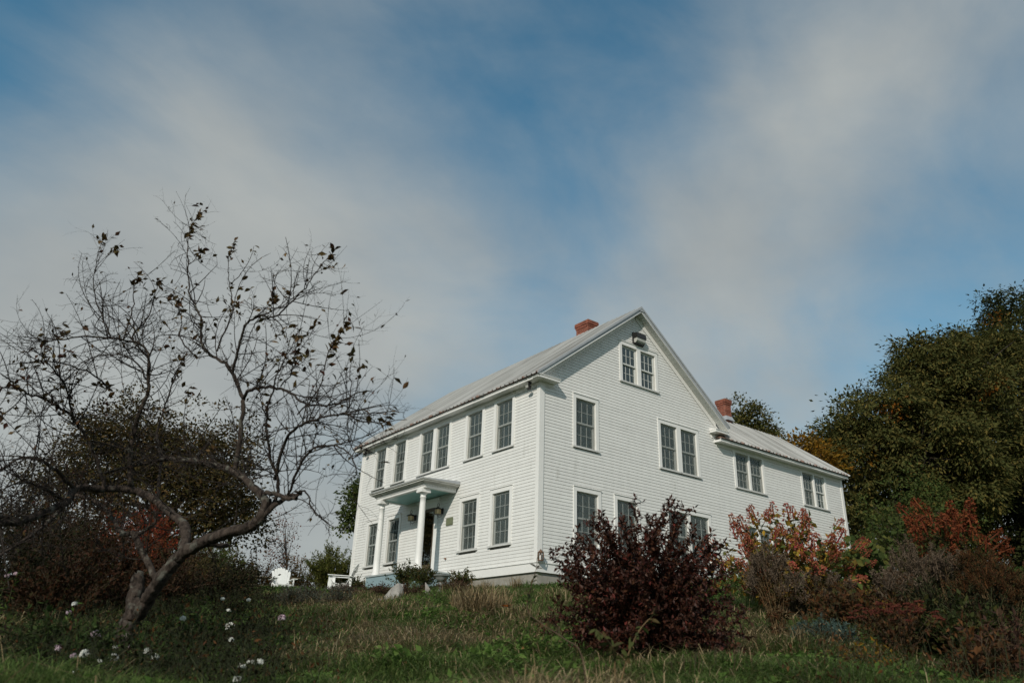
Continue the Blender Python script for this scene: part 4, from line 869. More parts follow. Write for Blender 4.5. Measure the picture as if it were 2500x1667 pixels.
    bush('burning_bush', 'red brown shrub directly behind the apple trunk', 'shrub', spot(400, 14.5), 1.35, 1.6, 50, RUSSETD, .05, .55, .045, STEMB, twigs=(9, (.12, .3)), cheap=True, hmin=.4, bare=.1)
    bush('dark_shrub', 'dark shrub filling the lower left edge of the garden', 'shrub', spot(40, 12), 2.0, 2.2, 80, DARKB, .06, .5, .05, STEMB, twigs=(9, (.12, .35)), cheap=True, hmin=.4, bare=.1)
    bush('dark_shrub', 'dark russet shrub at the left edge under the drooping limb', 'shrub', spot(95, 17), 3.1, 3.0, 90, RUSSETD, .06, .5, .05, STEMB, twigs=(9, (.12, .35)), cheap=True, hmin=.4, bare=.1)
    bush('dark_shrub', 'dark leafy shrub right of the apple trunk, before the bed wall', 'shrub', spot(520, 15.5), .95, 2.3, 50, DARKB, .06, .5, .05, STEMB, twigs=(9, (.12, .3)), cheap=True, hmin=.4, bare=.1)
    for i, (px, D, h, w, m, lab) in enumerate([(270, 13.2, 1.55, 1.9, RUSSETD, 'rust brown shrub left behind the trunk, below the bright red one'), (130, 11, 1.35, 1.7, RUSSETD, 'rusty shrub low on the left above the pink flowers'), (460, 17.5, 1.25, 2.2, OLIVE, 'olive shrub on the bank just right of the apple trunk'), (560, 19.5, .8, 1.6, DARKB, 'dark bush on the bank left of the white chair'), (300, 21, 2.3, 2.8, RED, 'red and brown thicket behind the bright red shrub'), (60, 21, 3.2, 3.0, OLIVE, 'dark olive thicket far left behind the drooping limbs'), (180, 23, 2.9, 2.8, RUSSET, 'brown thicket left of the dense olive tree'), (515, 22.5, 1.3, 2.0, VINE, 'green bush with yellow leaves between trunk and table'), (420, 19.5, 1.7, 2.2, DARKB, 'dark green bush directly behind the apple fork')]):
        bush('border_shrub', lab, 'shrub', spot(px, D), h, w, 66, m, .065, .55, .045, STEMB, twigs=(9, (.12, .35)), cheap=True, hmin=.35, bare=.08, dome=.4)
build_trees()

# ------------------------------------------------------------------ the old apple tree
APPLE = leafy('apple_leaves', [(.03, .022, .010), (.065, .045, .016), (.11, .075, .028), (.05, .018, .013), (.15, .09, .036), (.07, .06, .022)], .25, .5)
def a7(x, y, D): return at(x * .4253, 1000 + y * .4253, D)
def a6(x, y, D): return at(x * .4274, 480 + y * .4274, D)
def build_apple():
    base = spot(305, 8.0); root = empty('apple_tree', base, 0, 'old gnarled apple tree, nearly bare, with leaves only at its tips', 'tree')
    b0 = base + np.array([0, 0, -.15])
    limbs = []
    def limb(pts, r0, r1, n=5, bare=False, p=1.0):
        P = smooth_path(pts, n); t = np.linspace(0, 1, len(P)); r = (r0 + (r1 - r0) * t ** p) * (.64 if r0 > .03 else .74)
        kn = 1 + rng.normal(size=len(P)) * .035
        P = P + rng.normal(size=P.shape) * .006; limbs.append((P, r * kn, bare)); return P
    T = 8.0
    limb([b0, a7(712, 1340, T), a7(740, 1230, T), a7(770, 1160, T)], .165, .125, 6, True)
    limb([a7(765, 1190, T), a7(775, 1080, T + .05), a7(792, 980, T + .1), a7(800, 955, T + .12)], .115, .098, 6, True)
    limb([a7(790, 1175, T), a7(850, 1085, T - .1), a7(900, 1000, T - .2), a7(975, 900, T - .25), a7(1060, 810, T - .3)], .105, .095, 6, True)
    # knot where the trunk forks
    limb([a7(1050, 820, T - .3), a7(1150, 765, T - .45), a7(1300, 710, T - .6), a7(1440, 665, T - .7), a7(1500, 610, T - .75), a7(1530, 520, T - .7)], .09, .07, 6, True)
    limb([a7(1490, 640, T - .75), a7(1560, 560, T - .8), a7(1640, 510, T - .85), a7(1735, 478, T - .9)], .045, .028, 5, False)
    limb([a7(1530, 470, T - .8), a7(1600, 490, T - 1.0), a7(1700, 515, T - 1.1)], .035, .03, 5, True)
    limb([a7(1110, 790, T - .35), a7(1200, 775, T - .2), a7(1310, 775, T - .05)], .05, .036, 4, True)
    limb([a7(1058, 815, T - .3), a7(1070, 700, T - .1), a7(1040, 640, T + .05), a7(990, 600, T + .2), a7(900, 525, T + .4), a7(790, 465, T + .55)], .08, .06, 6, True)
    limb([a7(790, 465, T + .55), a7(690, 455, T + .5), a7(560, 455, T + .3), a7(430, 458, T), a7(370, 530, T - .3), a7(260, 590, T - .6), a7(120, 640, T - .9), a7(-60, 655, T - 1.2)], .062, .05, 6, False)
    limb([a7(130, 640, T - .9), a7(40, 620, T - 1.0), a7(-60, 600, T - 1.3)], .04, .03, 4, False)
    limb([a7(900, 980, T + .12), a7(850, 890, T + .2), a7(815, 810, T + .25), a7(770, 710, T + .3)], .055, .05, 5, True)
    limb([a7(775, 715, T + .3), a7(690, 700, T + .4), a7(660, 640, T + .55), a7(610, 575, T + .7), a7(540, 520, T + .8), a7(420, 488, T + .9)], .045, .032, 5, False)
    limb([a7(775, 715, T + .3), a7(840, 690, T + .25), a7(890, 640, T + .2), a7(885, 580, T + .2)], .03, .015, 5, False)
    limb([a7(420, 488, T + .9), a7(300, 620, T + .4), a7(150, 740, T), a7(-30, 850, T - .4)], .03, .018, 5, False)
    # risers and the arching crown
    limb([a7(750, 465, T + .55), a7(745, 380, T + .5), a7(745, 250, T + .4), a7(775, 120, T + .3), a6(795, 1235, T + .2), a6(840, 1140, T + .15), a6(850, 1040, T + .1), a6(848, 910, T), a6(800, 840, T - .05), a6(650, 812, T - .2), a6(470, 800, T - .4), a6(320, 820, T - .6), a6(150, 825, T - .8)], .048, .006, 5)
    limb([a6(845, 920, T), a6(760, 800, T + .1), a6(840, 700, T + .2), a6(880, 580, T + .25), a6(905, 470, T + .3)], .017, .004, 4)
    limb([a6(640, 810, T - .2), a6(580, 680, T - .1), a6(540, 560, T), a6(540, 400, T + .05), a6(590, 230, T + .1)], .013, .003, 4)
    limb([a6(700, 815, T - .2), a6(760, 640, T), a6(765, 540, T), a6(790, 440, T)], .012, .004, 4)
    limb([a7(1525, 520, T - .7), a7(1430, 420, T - .5), a7(1340, 350, T - .3), a7(1200, 310, T), a7(1080, 290, T + .2), a7(940, 285, T + .4), a7(800, 315, T + .6), a7(600, 360, T + .8)], .058, .025, 6)
    limb([a7(1345, 345, T - .3), a7(1375, 200, T - .35), a6(1383, 1260, T - .4), a6(1385, 1150, T - .4), a6(1345, 1040, T - .35), a6(1285, 950, T - .3), a6(1200, 905, T - .2), a6(1150, 830, T - .1), a6(1155, 720, T), a6(1125, 640, T), a6(1085, 560, T), a6(1078, 440, T), a6(1072, 260, T), a6(1095, 170, T), a6(1145, 85, T)], .044, .004, 5, p=.85)
    limb([a6(1330, 1010, T - .35), a6(1365, 860, T - .5), a6(1400, 740, T - .6), a6(1480, 680, T - .7), a6(1560, 690, T - .8), a6(1640, 630, T - .9), a6(1740, 520, T - 1.0), a6(1830, 400, T - 1.05), a6(1920, 300, T - 1.1)], .022, .004, 5)
    limb([a6(1560, 690, T - .8), a6(1620, 760, T - .8), a6(1650, 850, T - .85)], .01, .004, 4)
    limb([a6(1240, 880, T - .25), a6(1300, 730, T - .1), a6(1330, 640, T), a6(1310, 490, T + .05), a6(1300, 400, T + .1), a6(1335, 260, T + .1)], .014, .003, 4)
    limb([a6(1318, 500, T), a6(1400, 410, T - .1), a6(1455, 290, T - .1)], .007, .003, 4)
    limb([a6(1385, 1150, T - .4), a6(1440, 1100, T - .6), a6(1540, 1085, T - .8), a6(1640, 1110, T - 1.0), a6(1740, 1180, T - 1.2), a6(1900, 1190, T - 1.4), a6(2050, 1120, T - 1.5), a6(2140, 1110, T - 1.6)], .026, .005, 5)
    limb([a7(1560, 560, T - .75), a7(1600, 430, T - .7), a7(1545, 230, T - .8), a6(1520, 1260, T - .8), a6(1560, 1110, T - .9), a6(1590, 1000, T - 1), a6(1680, 830, T - 1)], .026, .005, 5)
    limb([a7(1580, 400, T - .7), a6(1620, 1420, T - .9), a6(1680, 1330, T - 1.2), a6(1800, 1270, T - 1.5), a6(1960, 1240, T - 1.8), a6(2100, 1290, T - 2.0), a6(2320, 1270, T - 2.1)], .024, .004, 5)
    limb([a7(1640, 500, T - .85), a6(1750, 1480, T - 1.2), a6(1850, 1420, T - 1.4), a6(1960, 1440, T - 1.6), a6(2040, 1560, T - 1.7), a7(1990, 420, T - 1.7)], .018, .004, 5)
    limb([a7(1690, 470, T - .9), a7(1760, 470, T - 1.0), a7(1800, 580, T - 1.1), a7(1880, 650, T - 1.1), a7(1885, 740, T - 1.1)], .014, .003, 5)
    limb([a6(1990, 1240, T - 1.8), a6(2005, 1100, T - 1.8), a6(2000, 980, T - 1.8), a6(2012, 880, T - 1.8)], .008, .003, 4)
    limb([a6(1700, 1250, T - 1.2), a6(1820, 1100, T - 1.2), a6(1870, 900, T - 1.2), a6(1930, 800, T - 1.2), a6(2005, 715, T - 1.2)], .011, .003, 4)
    limb([a6(1600, 1090, T - .9), a6(1690, 960, T - .9), a6(1690, 860, T - .9), a6(1720, 770, T - .9)], .01, .003, 4)
    limb([a7(900, 525, T + .4), a7(920, 300, T + .8), a6(900, 1350, T + 1.0), a6(960, 1150, T + 1.1), a6(1010, 1000, T + 1.2), a6(1070, 880, T + 1.2)], .026, .004, 5)
    limb([a7(600, 455, T + .35), a7(540, 250, T + .2), a7(430, 60, T), a6(300, 1180, T - .2), a6(180, 1130, T - .4), a6(60, 1080, T - .6), a6(-20, 1120, T - .7)], .03, .006, 5)
    limb([a6(420, 1290, T), a6(380, 1100, T - .3), a6(300, 980, T - .5), a6(200, 880, T - .7), a6(130, 850, T - .8)], .016, .004, 4)
    limb([a6(850, 1060, T + .1), a6(760, 930, T + .4), a6(600, 900, T + .6), a6(450, 960, T + .8), a6(330, 1050, T + .9)], .016, .004, 4)
    limb([a6(640, 1110, T), a6(500, 1000, T - .3), a6(300, 940, T - .6), a6(120, 950, T - .9), a6(-10, 975, T - 1.0)], .014, .004, 4)
    limb([a6(1100, 900, T - .1), a6(1030, 800, T + .1), a6(1040, 700, T + .2), a6(1000, 600, T + .3), a6(950, 590, T + .3)], .012, .003, 4)
    limb([a7(430, 458, T), a7(300, 330, T - .4), a7(160, 270, T - .8), a7(20, 330, T - 1.1), a7(-60, 420, T - 1.3)], .028, .006, 5)
    limb([a7(370, 530, T - .3), a7(230, 440, T - .7), a7(90, 420, T - 1.1), a7(-40, 500, T - 1.4)], .022, .006, 5)
    big = [(P, r) for P, r, b in limbs]
    def old_wood(P, r, n):
        k = max(len(P), int(np.linalg.norm(np.diff(P, axis=0), axis=1).sum() / .022)); t = np.linspace(0, len(P) - 1, k)
        Q = np.stack([np.interp(t, np.arange(len(P)), P[:, i]) for i in range(3)], 1); q = np.interp(t, np.arange(len(P)), r)
        V, F = tubes([(Q - base, q)], n); C = np.repeat(Q - base, n, 0); a = np.tile(np.arange(n) * 2 * np.pi / n, k); l = np.repeat(np.arange(k) * .022, n); ph = rng.uniform(0, 6.28, 6)
        g = .045 * np.sin(3 * a + 2.2 * l + ph[0] + np.sin(l * 5 + ph[1])) +   .06 * np.sin(7 * a - 1.2 * l + ph[2] + 1.4 * np.sin(l * 9 + ph[3])) +   .045 * np.sin(12 * a + 3 * l + ph[4]) + .03 * np.sin(l * 11 + ph[5] + np.cos(a)) + rng.normal(size=len(a)) * .025
        return C + (V - C) * (1 + g * 1.1)[:, None], F
    tv, tf, nb = [], [], 0
    for P, r in big[:4]:
        V, F = old_wood(P, r, 22); tv.append(V); tf.append(F + nb); nb += len(V)
    link('trunk', np_mesh('trunk', np.concatenate(tv), np.concatenate(tf), BARK, smooth=True), root)
    for P, r in big[4:]:
        V, F = old_wood(P, r, 14) if r[0] > .03 else tubes([(P - base, r)], 7); link('limb', np_mesh('limb', V, F, BARK if r[0] > .02 else TWIG, smooth=True), root)
    fine = [(P, r) for P, r, b in limbs if not b]
    c0 = a7(900, 300, T)
    whips = [(P, r) for P, r in fine if r[0] < .0115]; arms = [(P, r) for P, r in fine if r[0] >= .0115]
    s1 = growth(whips, 1.7, (.08, .3), .003, (.1, .8), (0, 0, .35), .9, .2, 5, .4) + growth(arms, 9.0, (.25, .85), .0062, (.1, 1), (0, 0, .22), 1.0, .28, 6, .4)
    lefty = [(P, r) for P, r, b in limbs[4:] if pix(P[-1])[0] < 330 or pix(P[len(P) // 2])[0] < 260]
    s1 = s1 + growth(lefty, 4.2, (.4, 1.2), .0065, (.1, 1), (0, 0, .35), 1.0, .3, 7, .35)
    s0 = growth([(P, r) for P, r, b in limbs[3:]], 2.2, (.3, 1.1), .006, (.15, 1), (0, 0, .45), 1.0, .3, 7, .35); s1 = s1 + s0
    s2 = growth(s1, 7.4, (.12, .38), .004, (.15, 1), (0, 0, .15), 1.1, .25, 4, .5)
    s3 = growth(s2, 5.0, (.05, .16), .0026, (.2, 1), (0, 0, .1), 1.1, .2, 3, .6)
    spur = growth(fine + s1, 5.5, (.03, .08), .0045, (.1, 1), (0, 0, .3), 1.0, .1, 3, .7)
    V1, F1 = tubes([(P - base, r) for P, r in s1], 4); V2, F2 = tubes([(P - base, r) for P, r in s2 + s3 + spur], 3)
    tag(M2('twig', [(V1, F1, 0), (V2, F2, 0)], [TWIG], root), kind='stuff')
    # the leaves that are left: bunches at the tips of the upright shoots, a few strays
    tips = [(a6(585, 255, T + .1), 9, .06), (a6(665, 310, T + .1), 7, .06), (a6(790, 480, T), 12, .05), (a6(910, 480, T + .3), 6, .06), (a6(920, 570, T + .25), 9, .07), (a6(1130, 130, T), 14, .09), (a6(1085, 215, T), 7, .06), (a6(1135, 330, T + .1), 8, .07), (a6(1330, 300, T + .1), 13, .10), (a6(1455, 290, T - .1), 3, .03), (a6(1870, 350, T - 1.1), 12, .10), (a6(1010, 620, T + .3), 15, .12),
            (a6(1330, 620, T), 18, .17), (a6(1520, 550, T - .6), 18, .16), (a6(1400, 600, T - .3), 10, .12), (a6(1960, 750, T - 1.2), 15, .12), (a6(1910, 850, T - 1.2), 10, .10), (a6(1690, 850, T - .9), 14, .14), (a6(1690, 980, T - .9), 8, .10), (a6(1580, 850, T - 1), 10, .10), (a6(1830, 940, T - 1.2), 9, .10), (a6(2020, 980, T - 1.8), 6, .12), (a6(2200, 1250, T - 2), 8, .12),
            (a6(1210, 760, T - .05), 8, .12), (a6(720, 760, T - .1), 6, .08), (a6(430, 730, T - .4), 4, .05), (a6(310, 800, T - .6), 4, .05), (a6(240, 890, T - .7), 10, .10), (a6(330, 940, T - .6), 8, .12), (a6(110, 1070, T - .6), 11, .11), (a6(560, 1110, T), 10, .1), (a6(350, 1150, T - .2), 11, .11), (a6(40, 1200, T - .7), 8, .12), (a6(1080, 900, T + 1.2), 12, .14), (a6(1030, 990, T + 1.2), 9, .12), (a6(1100, 1100, T), 7, .12), (a6(970, 820, T + .2), 7, .08), (a6(1450, 1030, T - .8), 7, .15), (a6(1530, 1170, T - .8), 6, .1)]
    P, D = [], []
    for c, k, s in tips:
        k = int(k * 2.3); P.append(c + rng.normal(size=(k, 3)) * np.array([s * .6, s * .6, s])); D.append(rng.normal(size=(k, 3)) * .7 + np.array([.5, -.25, .25]))
    P = np.concatenate(P); D = unit(np.concatenate(D)); S = rng.uniform(.05, .10, len(P)); o = rng.permutation(len(P))
    seats = np.concatenate([along([(p_, r_) for p_, r_, b_ in limbs if r_[-1] < .008], .03, .6)[0], along(s1 + s2, .05, .3)[0]])
    for i in range(len(P)):                              # every leaf hangs on the nearest bit of twig
        d = np.linalg.norm(seats - P[i], axis=1); k = np.argsort(d)[:3]; P[i] = seats[k[rng.integers(0, 3)]] + rng.normal(size=3) * .008
    leaf_parts(root, base, P[o[:298]], D[o[:298]], S[o[:298]], APPLE, .52)
    rest = o[298:]
    Q, DQ = along(s2, .30, .5); sel = rng.permutation(len(Q))[:900]; Q = Q[sel]; DQ = unit(DQ[sel] + rdir(len(sel)) * .8)
    V, F = leaf_arrays(np.concatenate([P[rest], Q]) - base, np.concatenate([D[rest], DQ]), np.concatenate([S[rest], rng.uniform(.025, .06, len(Q))]), .55)
    tag(M2('foliage', [(V, F, 0)], [APPLE], root), kind='stuff')
build_apple()

# ------------------------------------------------------------------ shrubs and tall plants of the garden
def cored(name, V, F, mat, pts, rad=.05):
    # florets gathered round their own stalk
    V2, F2 = tubes([(np.array(pts, float), np.array([rad, rad, rad * .4]))], 5); F2 = np.concatenate([F2[:, [0, 1, 2]], F2[:, [0, 2, 3]]])
    return np_mesh(name, np.concatenate([V, V2]), np.concatenate([F, F2 + len(V)]), [mat])
def panicle_mesh(mat, k, n=90):
    r = np.random.default_rng(k); t = r.uniform(0, 1, n) ** .8; a = r.uniform(0, 2 * np.pi, n); rad = .34 * (1 - t) ** .7 * np.sqrt(r.uniform(.3, 1, n)) + .02
    P = np.stack([rad * np.cos(a), rad * np.sin(a), t], 1); D = unit(np.stack([np.cos(a), np.sin(a), r.normal(size=n) * .5 + .3], 1))
    V, F = cheap_leaves(P, D, np.full(n, .15) * r.uniform(.6, 1.2, n), .8); return cored('flower_head', V, F, mat, [(0, 0, -.05), (0, 0, .5), (0, 0, .97)])
def heads(root, origin, mat, P, D, S, k0=0, name='flower_head'):
    ms = [panicle_mesh(mat, k0 + i) for i in range(4)]
    for i in range(len(P)):
        o = link(name, ms[i % 4], root); q = Vector(D[i]).to_track_quat('Z', 'Y')
        o.matrix_local = Matrix.Translation(Vector(P[i] - origin)) @ q.to_matrix().to_4x4() @ Matrix.Rotation(random.uniform(0, 6), 4, 'Z') @ Matrix.Scale(S[i], 4)
def tip_heads(root, st, mat, size, frac=1.0, k0=0, lift=.02, tilt=.5):
    idx = [i for i in range(len(st)) if rng.uniform() < frac]; base = np.array(root.location)
    P = np.array([st[i][0][-1] for i in idx]) - [0, 0, lift]; D = unit(np.array([st[i][0][-1] - st[i][0][-3] for i in idx]) * 3 + rdir(len(idx)) * tilt + [0, 0, .4])
    heads(root, base, mat, P, D, size * rng.uniform(.7, 1.2, len(idx)), k0)
def plume_mesh(mat, k, n=110):
    r = np.random.default_rng(k); t = r.uniform(0, 1, n); a = r.uniform(0, 2 * np.pi, n); rad = (.30 * (1 - t * .7)) * r.uniform(.2, 1, n)
    P = np.stack([rad * np.cos(a) + .25 * t * t, rad * np.sin(a), t], 1); D = unit(np.stack([np.cos(a), np.sin(a), np.full(n, .5)], 1) + r.normal(size=(n, 3)) * .4)
    V, F = cheap_leaves(P, D, np.full(n, .17) * r.uniform(.5, 1.2, n), .35); return cored('seed_head', V, F, mat, [(0, 0, -.05), (.07, 0, .5), (.24, 0, .97)])
def tall_weed(name, label, cat, base, h, w, n, mat, size, stem=STEMT, leaf=None, group=None, hmin=.75, rad=.004, dome=.2, lw=.16, frac=1.0, leaf_n=9, leafl=.11):
    base = np.asarray(base, float); root = empty(name, base, 0, label, cat, group)
    st = shoots(base, h, w, n, .5, rad, hmin, .0, dome)
    tw = growth(st, 3.5, (.05, .2), .002, (.6, 1), (0, 0, .8), .8, .2, 3)
    V, F = tubes([(P - base, r) for P, r in st], 4); V2, F2 = tubes([(P - base, r) for P, r in tw], 3); tag(M2('stem', [(V, F, 0), (V2, F2, 0)], [stem], root), kind='stuff')
    if leaf is not None:
        P, D = along(st, h / leaf_n, .1); P = np.repeat(P, 3, 0); D = unit(np.repeat(D, 3, 0) * .3 + rdir(len(P)) * .9 + [0, 0, -.3])
        V, F = leaf_arrays(P - base, D, leafl * rng.uniform(.5, 1.2, len(P)), lw, bend=.3); tag(M2('foliage', [(V, F, 0)], [leaf], root), kind='stuff')
    if mat is not None:
        ms = [plume_mesh(mat, 50 + i) for i in range(4)]; allst = [s for s in st if rng.uniform() < frac]
        for i, (P, r) in enumerate(allst):
            for j in range(2):
                q = Vector(unit(P[-1] - P[-3] + rdir(1)[0] * .25 + np.array([0, 0, .2]))).to_track_quat('Z', 'Y'); o = link('seed_head', ms[(i + j) % 4], root)
                o.matrix_local = Matrix.Translation(Vector(P[-1] - base + rdir(1)[0] * size * .35 * j - [0, 0, size * .4])) @ q.to_matrix().to_4x4() @ Matrix.Rotation(random.uniform(0, 6), 4, 'Z') @ Matrix.Scale(size * random.uniform(.7, 1.2), 4)
    return root, st
def umbels(root, st, mat, size, frac=1.0):
    base = np.array(root.location); r = np.random.default_rng(3); n = 120; a = r.uniform(0, 6.28, n); q = np.sqrt(r.uniform(0, 1, n))
    P = np.stack([q * np.cos(a) * .5, q * np.sin(a) * .5, .12 * (1 - q * q) + r.normal(size=n) * .03], 1); V, F = cheap_leaves(P, unit(r.normal(size=(n, 3)) * .5 + [0, 0, .6]), np.full(n, .17), .8); me = cored('flower_head', V, F, mat, [(0, 0, -.1), (0, 0, .02), (0, 0, .1)], .12)
    for P, rr in st:
        if rng.uniform() > frac: continue
        o = link('flower_head', me, root); o.matrix_local = Matrix.Translation(Vector(P[-1] - base)) @ Matrix.Rotation(random.uniform(-.3, .3), 4, 'X') @ Matrix.Rotation(random.uniform(0, 6), 4, 'Z') @ Matrix.Scale(size * random.uniform(.7, 1.2), 4)
def build_garden():
    # dark purple ninebark in the foreground
    b = spot(1578, 7.9)
    root, st, tw = bush('ninebark_shrub', 'big dark purple leaved shrub standing in the grass before the gable wall', 'shrub', b, 1.70, 2.0, 230, PURPLE, .050, .48, .017, STEMP, twigs=(14, (.08, .22)), rad=.007, hmin=.12, dome=.38, parts=298, updir=(0, 0, .5), bare=.08, perleaf=2, out=.75, cheap=False)
    # hydrangea with rosy panicles
    b = spot(1935, 13.2)
    root, st, tw = bush('hydrangea_shrub', 'hydrangea with rosy flower heads and yellowing leaves before the wing wall', 'shrub', b, 1.80, 2.6, 92, HYD, .125, .55, .055, STEMB, twigs=(4.5, (.12, .35)), rad=.007, hmin=.45, dome=.40, parts=298, bare=.25, perleaf=1, out=.8, droop=.25)
    tip_heads(root, st, PANI, .25, 1.0, 10); tip_heads(root, tw[::11], PANI, .17, .5, 15)
    b = spot(2345, 14.5)
    root, st, tw = bush('hydrangea_shrub', 'tall hydrangea with dark rust red flower heads under the maple', 'shrub', b, 1.95, 1.75, 50, HYDD, .10, .5, .05, STEMB, twigs=(6, (.12, .35)), rad=.007, hmin=.6, dome=.3, parts=120, bare=.4, perleaf=1, droop=.25, off=(.1, 0))
    tip_heads(root, st, PANIR, .34, 1.0, 20, tilt=.7); tip_heads(root, tw[::9], PANIR, .17, .5, 25)
    # dried goldenrod
    tall_weed('goldenrod_clump', 'clump of tall brown dried stalks in front of the rosy hydrangea', 'plant', spot(1905, 9.6), 1.2, .55, 46, SEED, .16, STEMT, RUSSET, 'dried goldenrod clumps', hmin=.72, dome=.25)
    tall_weed('goldenrod_clump', 'shorter brown seeding clump right of the tall dried stalks', 'plant', spot(2030, 12), .85, .8, 40, SEED, .12, STEMT, RUSSET, 'dried goldenrod clumps', hmin=.6)
    for px, D, h, w, lab in ((2260, 11.6, 1.40, .9, 'grey fluffy seed heads directly below the rust red hydrangea'), (2345, 11.2, 1.32, .9, 'grey seed heads to the right below the rust red hydrangea'), (2215, 10.8, .95, .6, 'low pinkish seed heads left of the grey ones'), (2440, 10.4, 1.25, .8, 'brown seed heads near the right edge'), (2480, 9.4, 1.05, .7, 'dark brown seed heads at the right edge')):
        tall_weed('goldenrod_clump', lab, 'plant', spot(px, D), h, w, 38, SEED if px < 2420 else RUSSET, .17, STEMT, DARKB if px != 2215 else RUSSET, 'dried goldenrod clumps', hmin=.72, dome=.18)
    GARDG = leafy('olive_border_leaves', [(.035, .048, .015), (.055, .065, .02), (.025, .035, .012), (.10, .085, .024)], .25)
    for px, D, h, w, lab, m in ((2290, 12.6, 1.35, 1.5, 'dark olive green bush filling in below the rust red hydrangea', GARDG), (2440, 12.2, 1.45, 1.5, 'rust brown bush at the right edge behind the seed heads', RUSSET), (2160, 13.0, .55, 1.0, 'brown and green bush right of the rosy hydrangea', HYD), (2090, 11, .6, 1.0, 'low russet bush below the broad leaved vine', RUSSET), (2350, 9.0, .75, 1.2, 'low green and yellow plant among the dark stems on the right', GARDG)):
        bush('border_shrub', lab, 'shrub', spot(px, D), h, w, 60, m, .075, .55, .045, STEMB, twigs=(8, (.1, .3)), cheap=True, hmin=.35, bare=.1, dome=.35)
    # tall leafy border under them
    for px, D, h, w, lab, m in ((2300, 10.2, .95, 1.1, 'dark green leafy stems below the grey seed heads', DARKB), (2420, 9.2, .85, 1.0, 'dark leafy border plant near the right edge', DARKB), (2200, 9.4, .62, .9, 'olive leafy plant left of the dark stems', RUSSET)):
        bush('border_plant', lab, 'plant', spot(px, D), h, w, 46, m, .085, .26, .05, STEMG, twigs=(4, (.1, .25)), hmin=.5, dome=.35, cheap=True, droop=.1)
    bush('russet_plant', 'russet leaved plant at the lower right corner', 'plant', spot(2400, 7.0), .62, .85, 36, RUSSET, .085, .4, .05, STEMB, twigs=(5, (.08, .2)), hmin=.4, dome=.35, parts=120, perleaf=1)
    bush('russet_plant', 'brown leaved plant at the right edge near the ground', 'plant', spot(2490, 7.6), .78, .8, 36, BROWNP, .08, .4, .05, STEMB, twigs=(5, (.08, .2)), hmin=.4, dome=.35, cheap=True)
    root, st = tall_weed('sedum_clump', 'flat rusty red flower heads above yellow leaves on the right', 'plant', spot(2210, 8.6), .68, 1.0, 46, None, .1, STEMB, RUSSET, None, hmin=.75, dome=.2, lw=.4, leafl=.07); umbels(root, st, leafy('brownish_red_umbels', [(.13, .035, .025), (.09, .028, .02), (.16, .05, .03)], .2), .10)
    bush('yellow_perennial', 'low plant with yellow and brown leaves beside the red flower heads', 'plant', spot(2130, 8.2), .42, .8, 34, GOLD, .06, .4, .05, STEMB, twigs=(4, (.06, .15)), hmin=.4, perleaf=1)
    bush('juniper_shrub', 'low blue green juniper right of the dried stalks', 'shrub', spot(2015, 9.4), .40, .75, 110, BLUEJ, .04, .3, .010, STEMB, twigs=(18, (.05, .16)), hmin=.5, dome=.5, cheap=True, out=.5, bare=.1)
    # vine covered shrub with broad leaves at the wing corner
    bush('grape_vine', 'broad leaved green vine by the foot of the wing corner', 'vine', spot(2105, 17), 1.15, 1.9, 60, VINE, .16, .85, .11, STEMB, twigs=(5, (.12, .4)), hmin=.5, dome=.3, parts=200, perleaf=1, droop=.5, out=.9, hint=np.array([-.6, -.5, .6]))
    bush('grape_vine', 'green vine thicket under the rust red hydrangea', 'vine', spot(2230, 17.5), 2.0, 2.3, 60, VINE, .11, .8, .10, STEMB, twigs=(5, (.12, .4)), hmin=.5, dome=.3, parts=100, perleaf=1, droop=.5, out=.9)
    # plants at the house front
    ROSE = leafy('rose_leaves', [(.05, .07, .02), (.075, .085, .028), (.04, .05, .02), (.12, .07, .03)], .3)
    for i, (px, D, h, w) in enumerate(((990, 21.6, .80, 1.15), (1032, 21.3, .6, .9), (1130, 21.0, .5, .8), (870, 25.5, .6, .7))):
        bush('rose_bush', ['small leafy rose bush in front of the porch steps', 'small rose bush behind the planter bowl', 'low rose bush right of the planter bowl', 'wispy bush at the far front corner of the house'][i], 'shrub', spot(px, D), h, w, 52, ROSE, .06, .6, .035, STEMG, twigs=(6, (.08, .25)), hmin=.4, dome=.3, cheap=True, group='rose bushes along the house front')
    bush('garden_plant', 'green leafy plant in the lawn behind the dark purple shrub', 'plant', spot(1800, 16.5), .6, 1.6, 40, WEED, .07, .5, .05, STEMG, twigs=(5, (.08, .2)), hmin=.4, cheap=True)
    # stone edged bed along the crest: purple brown perennials, sage and lavender
    crest = [(690, 18.6, .20, 1.0, BROWNP, 'dark purple perennial in front of the white slatted chair'), (770, 18.9, .14, .9, BROWNP, 'brown perennial below the reclining chair'), (850, 18.6, .18, 1.0, BROWNP, 'brown perennial left of the pale boulder'), (925, 18.2, .32, .9, BROWNP, 'brown perennial just above the pale boulder'), (1000, 18.0, .34, .9, BROWNP, 'russet perennial between the two boulders'), (1095, 18.1, .32, .8, RUSSET, 'rusty plant spilling under the planter bowl'), (1120, 17.0, .34, .7, BROWNP, 'dark plant right of the leaning slab'), (600, 18.0, .25, 1.2, DARKB, 'dark leafy clump at the left end of the bed'), (540, 17.4, .5, 1.2, DARKB, 'dark bush left of the bed'), (640, 16.6, .35, 1.2, DARKB, 'dark low plant in the shaded bed below the chairs')]
    for px, D, h, w, m, lab in crest:
        bush('perennial', lab, 'plant', spot(px, D), h, w, 46, m, .045, .4, .03, STEMB, twigs=(8, (.05, .15)), hmin=.4, dome=.35, cheap=True, group='perennials of the raised bed', bare=.1)
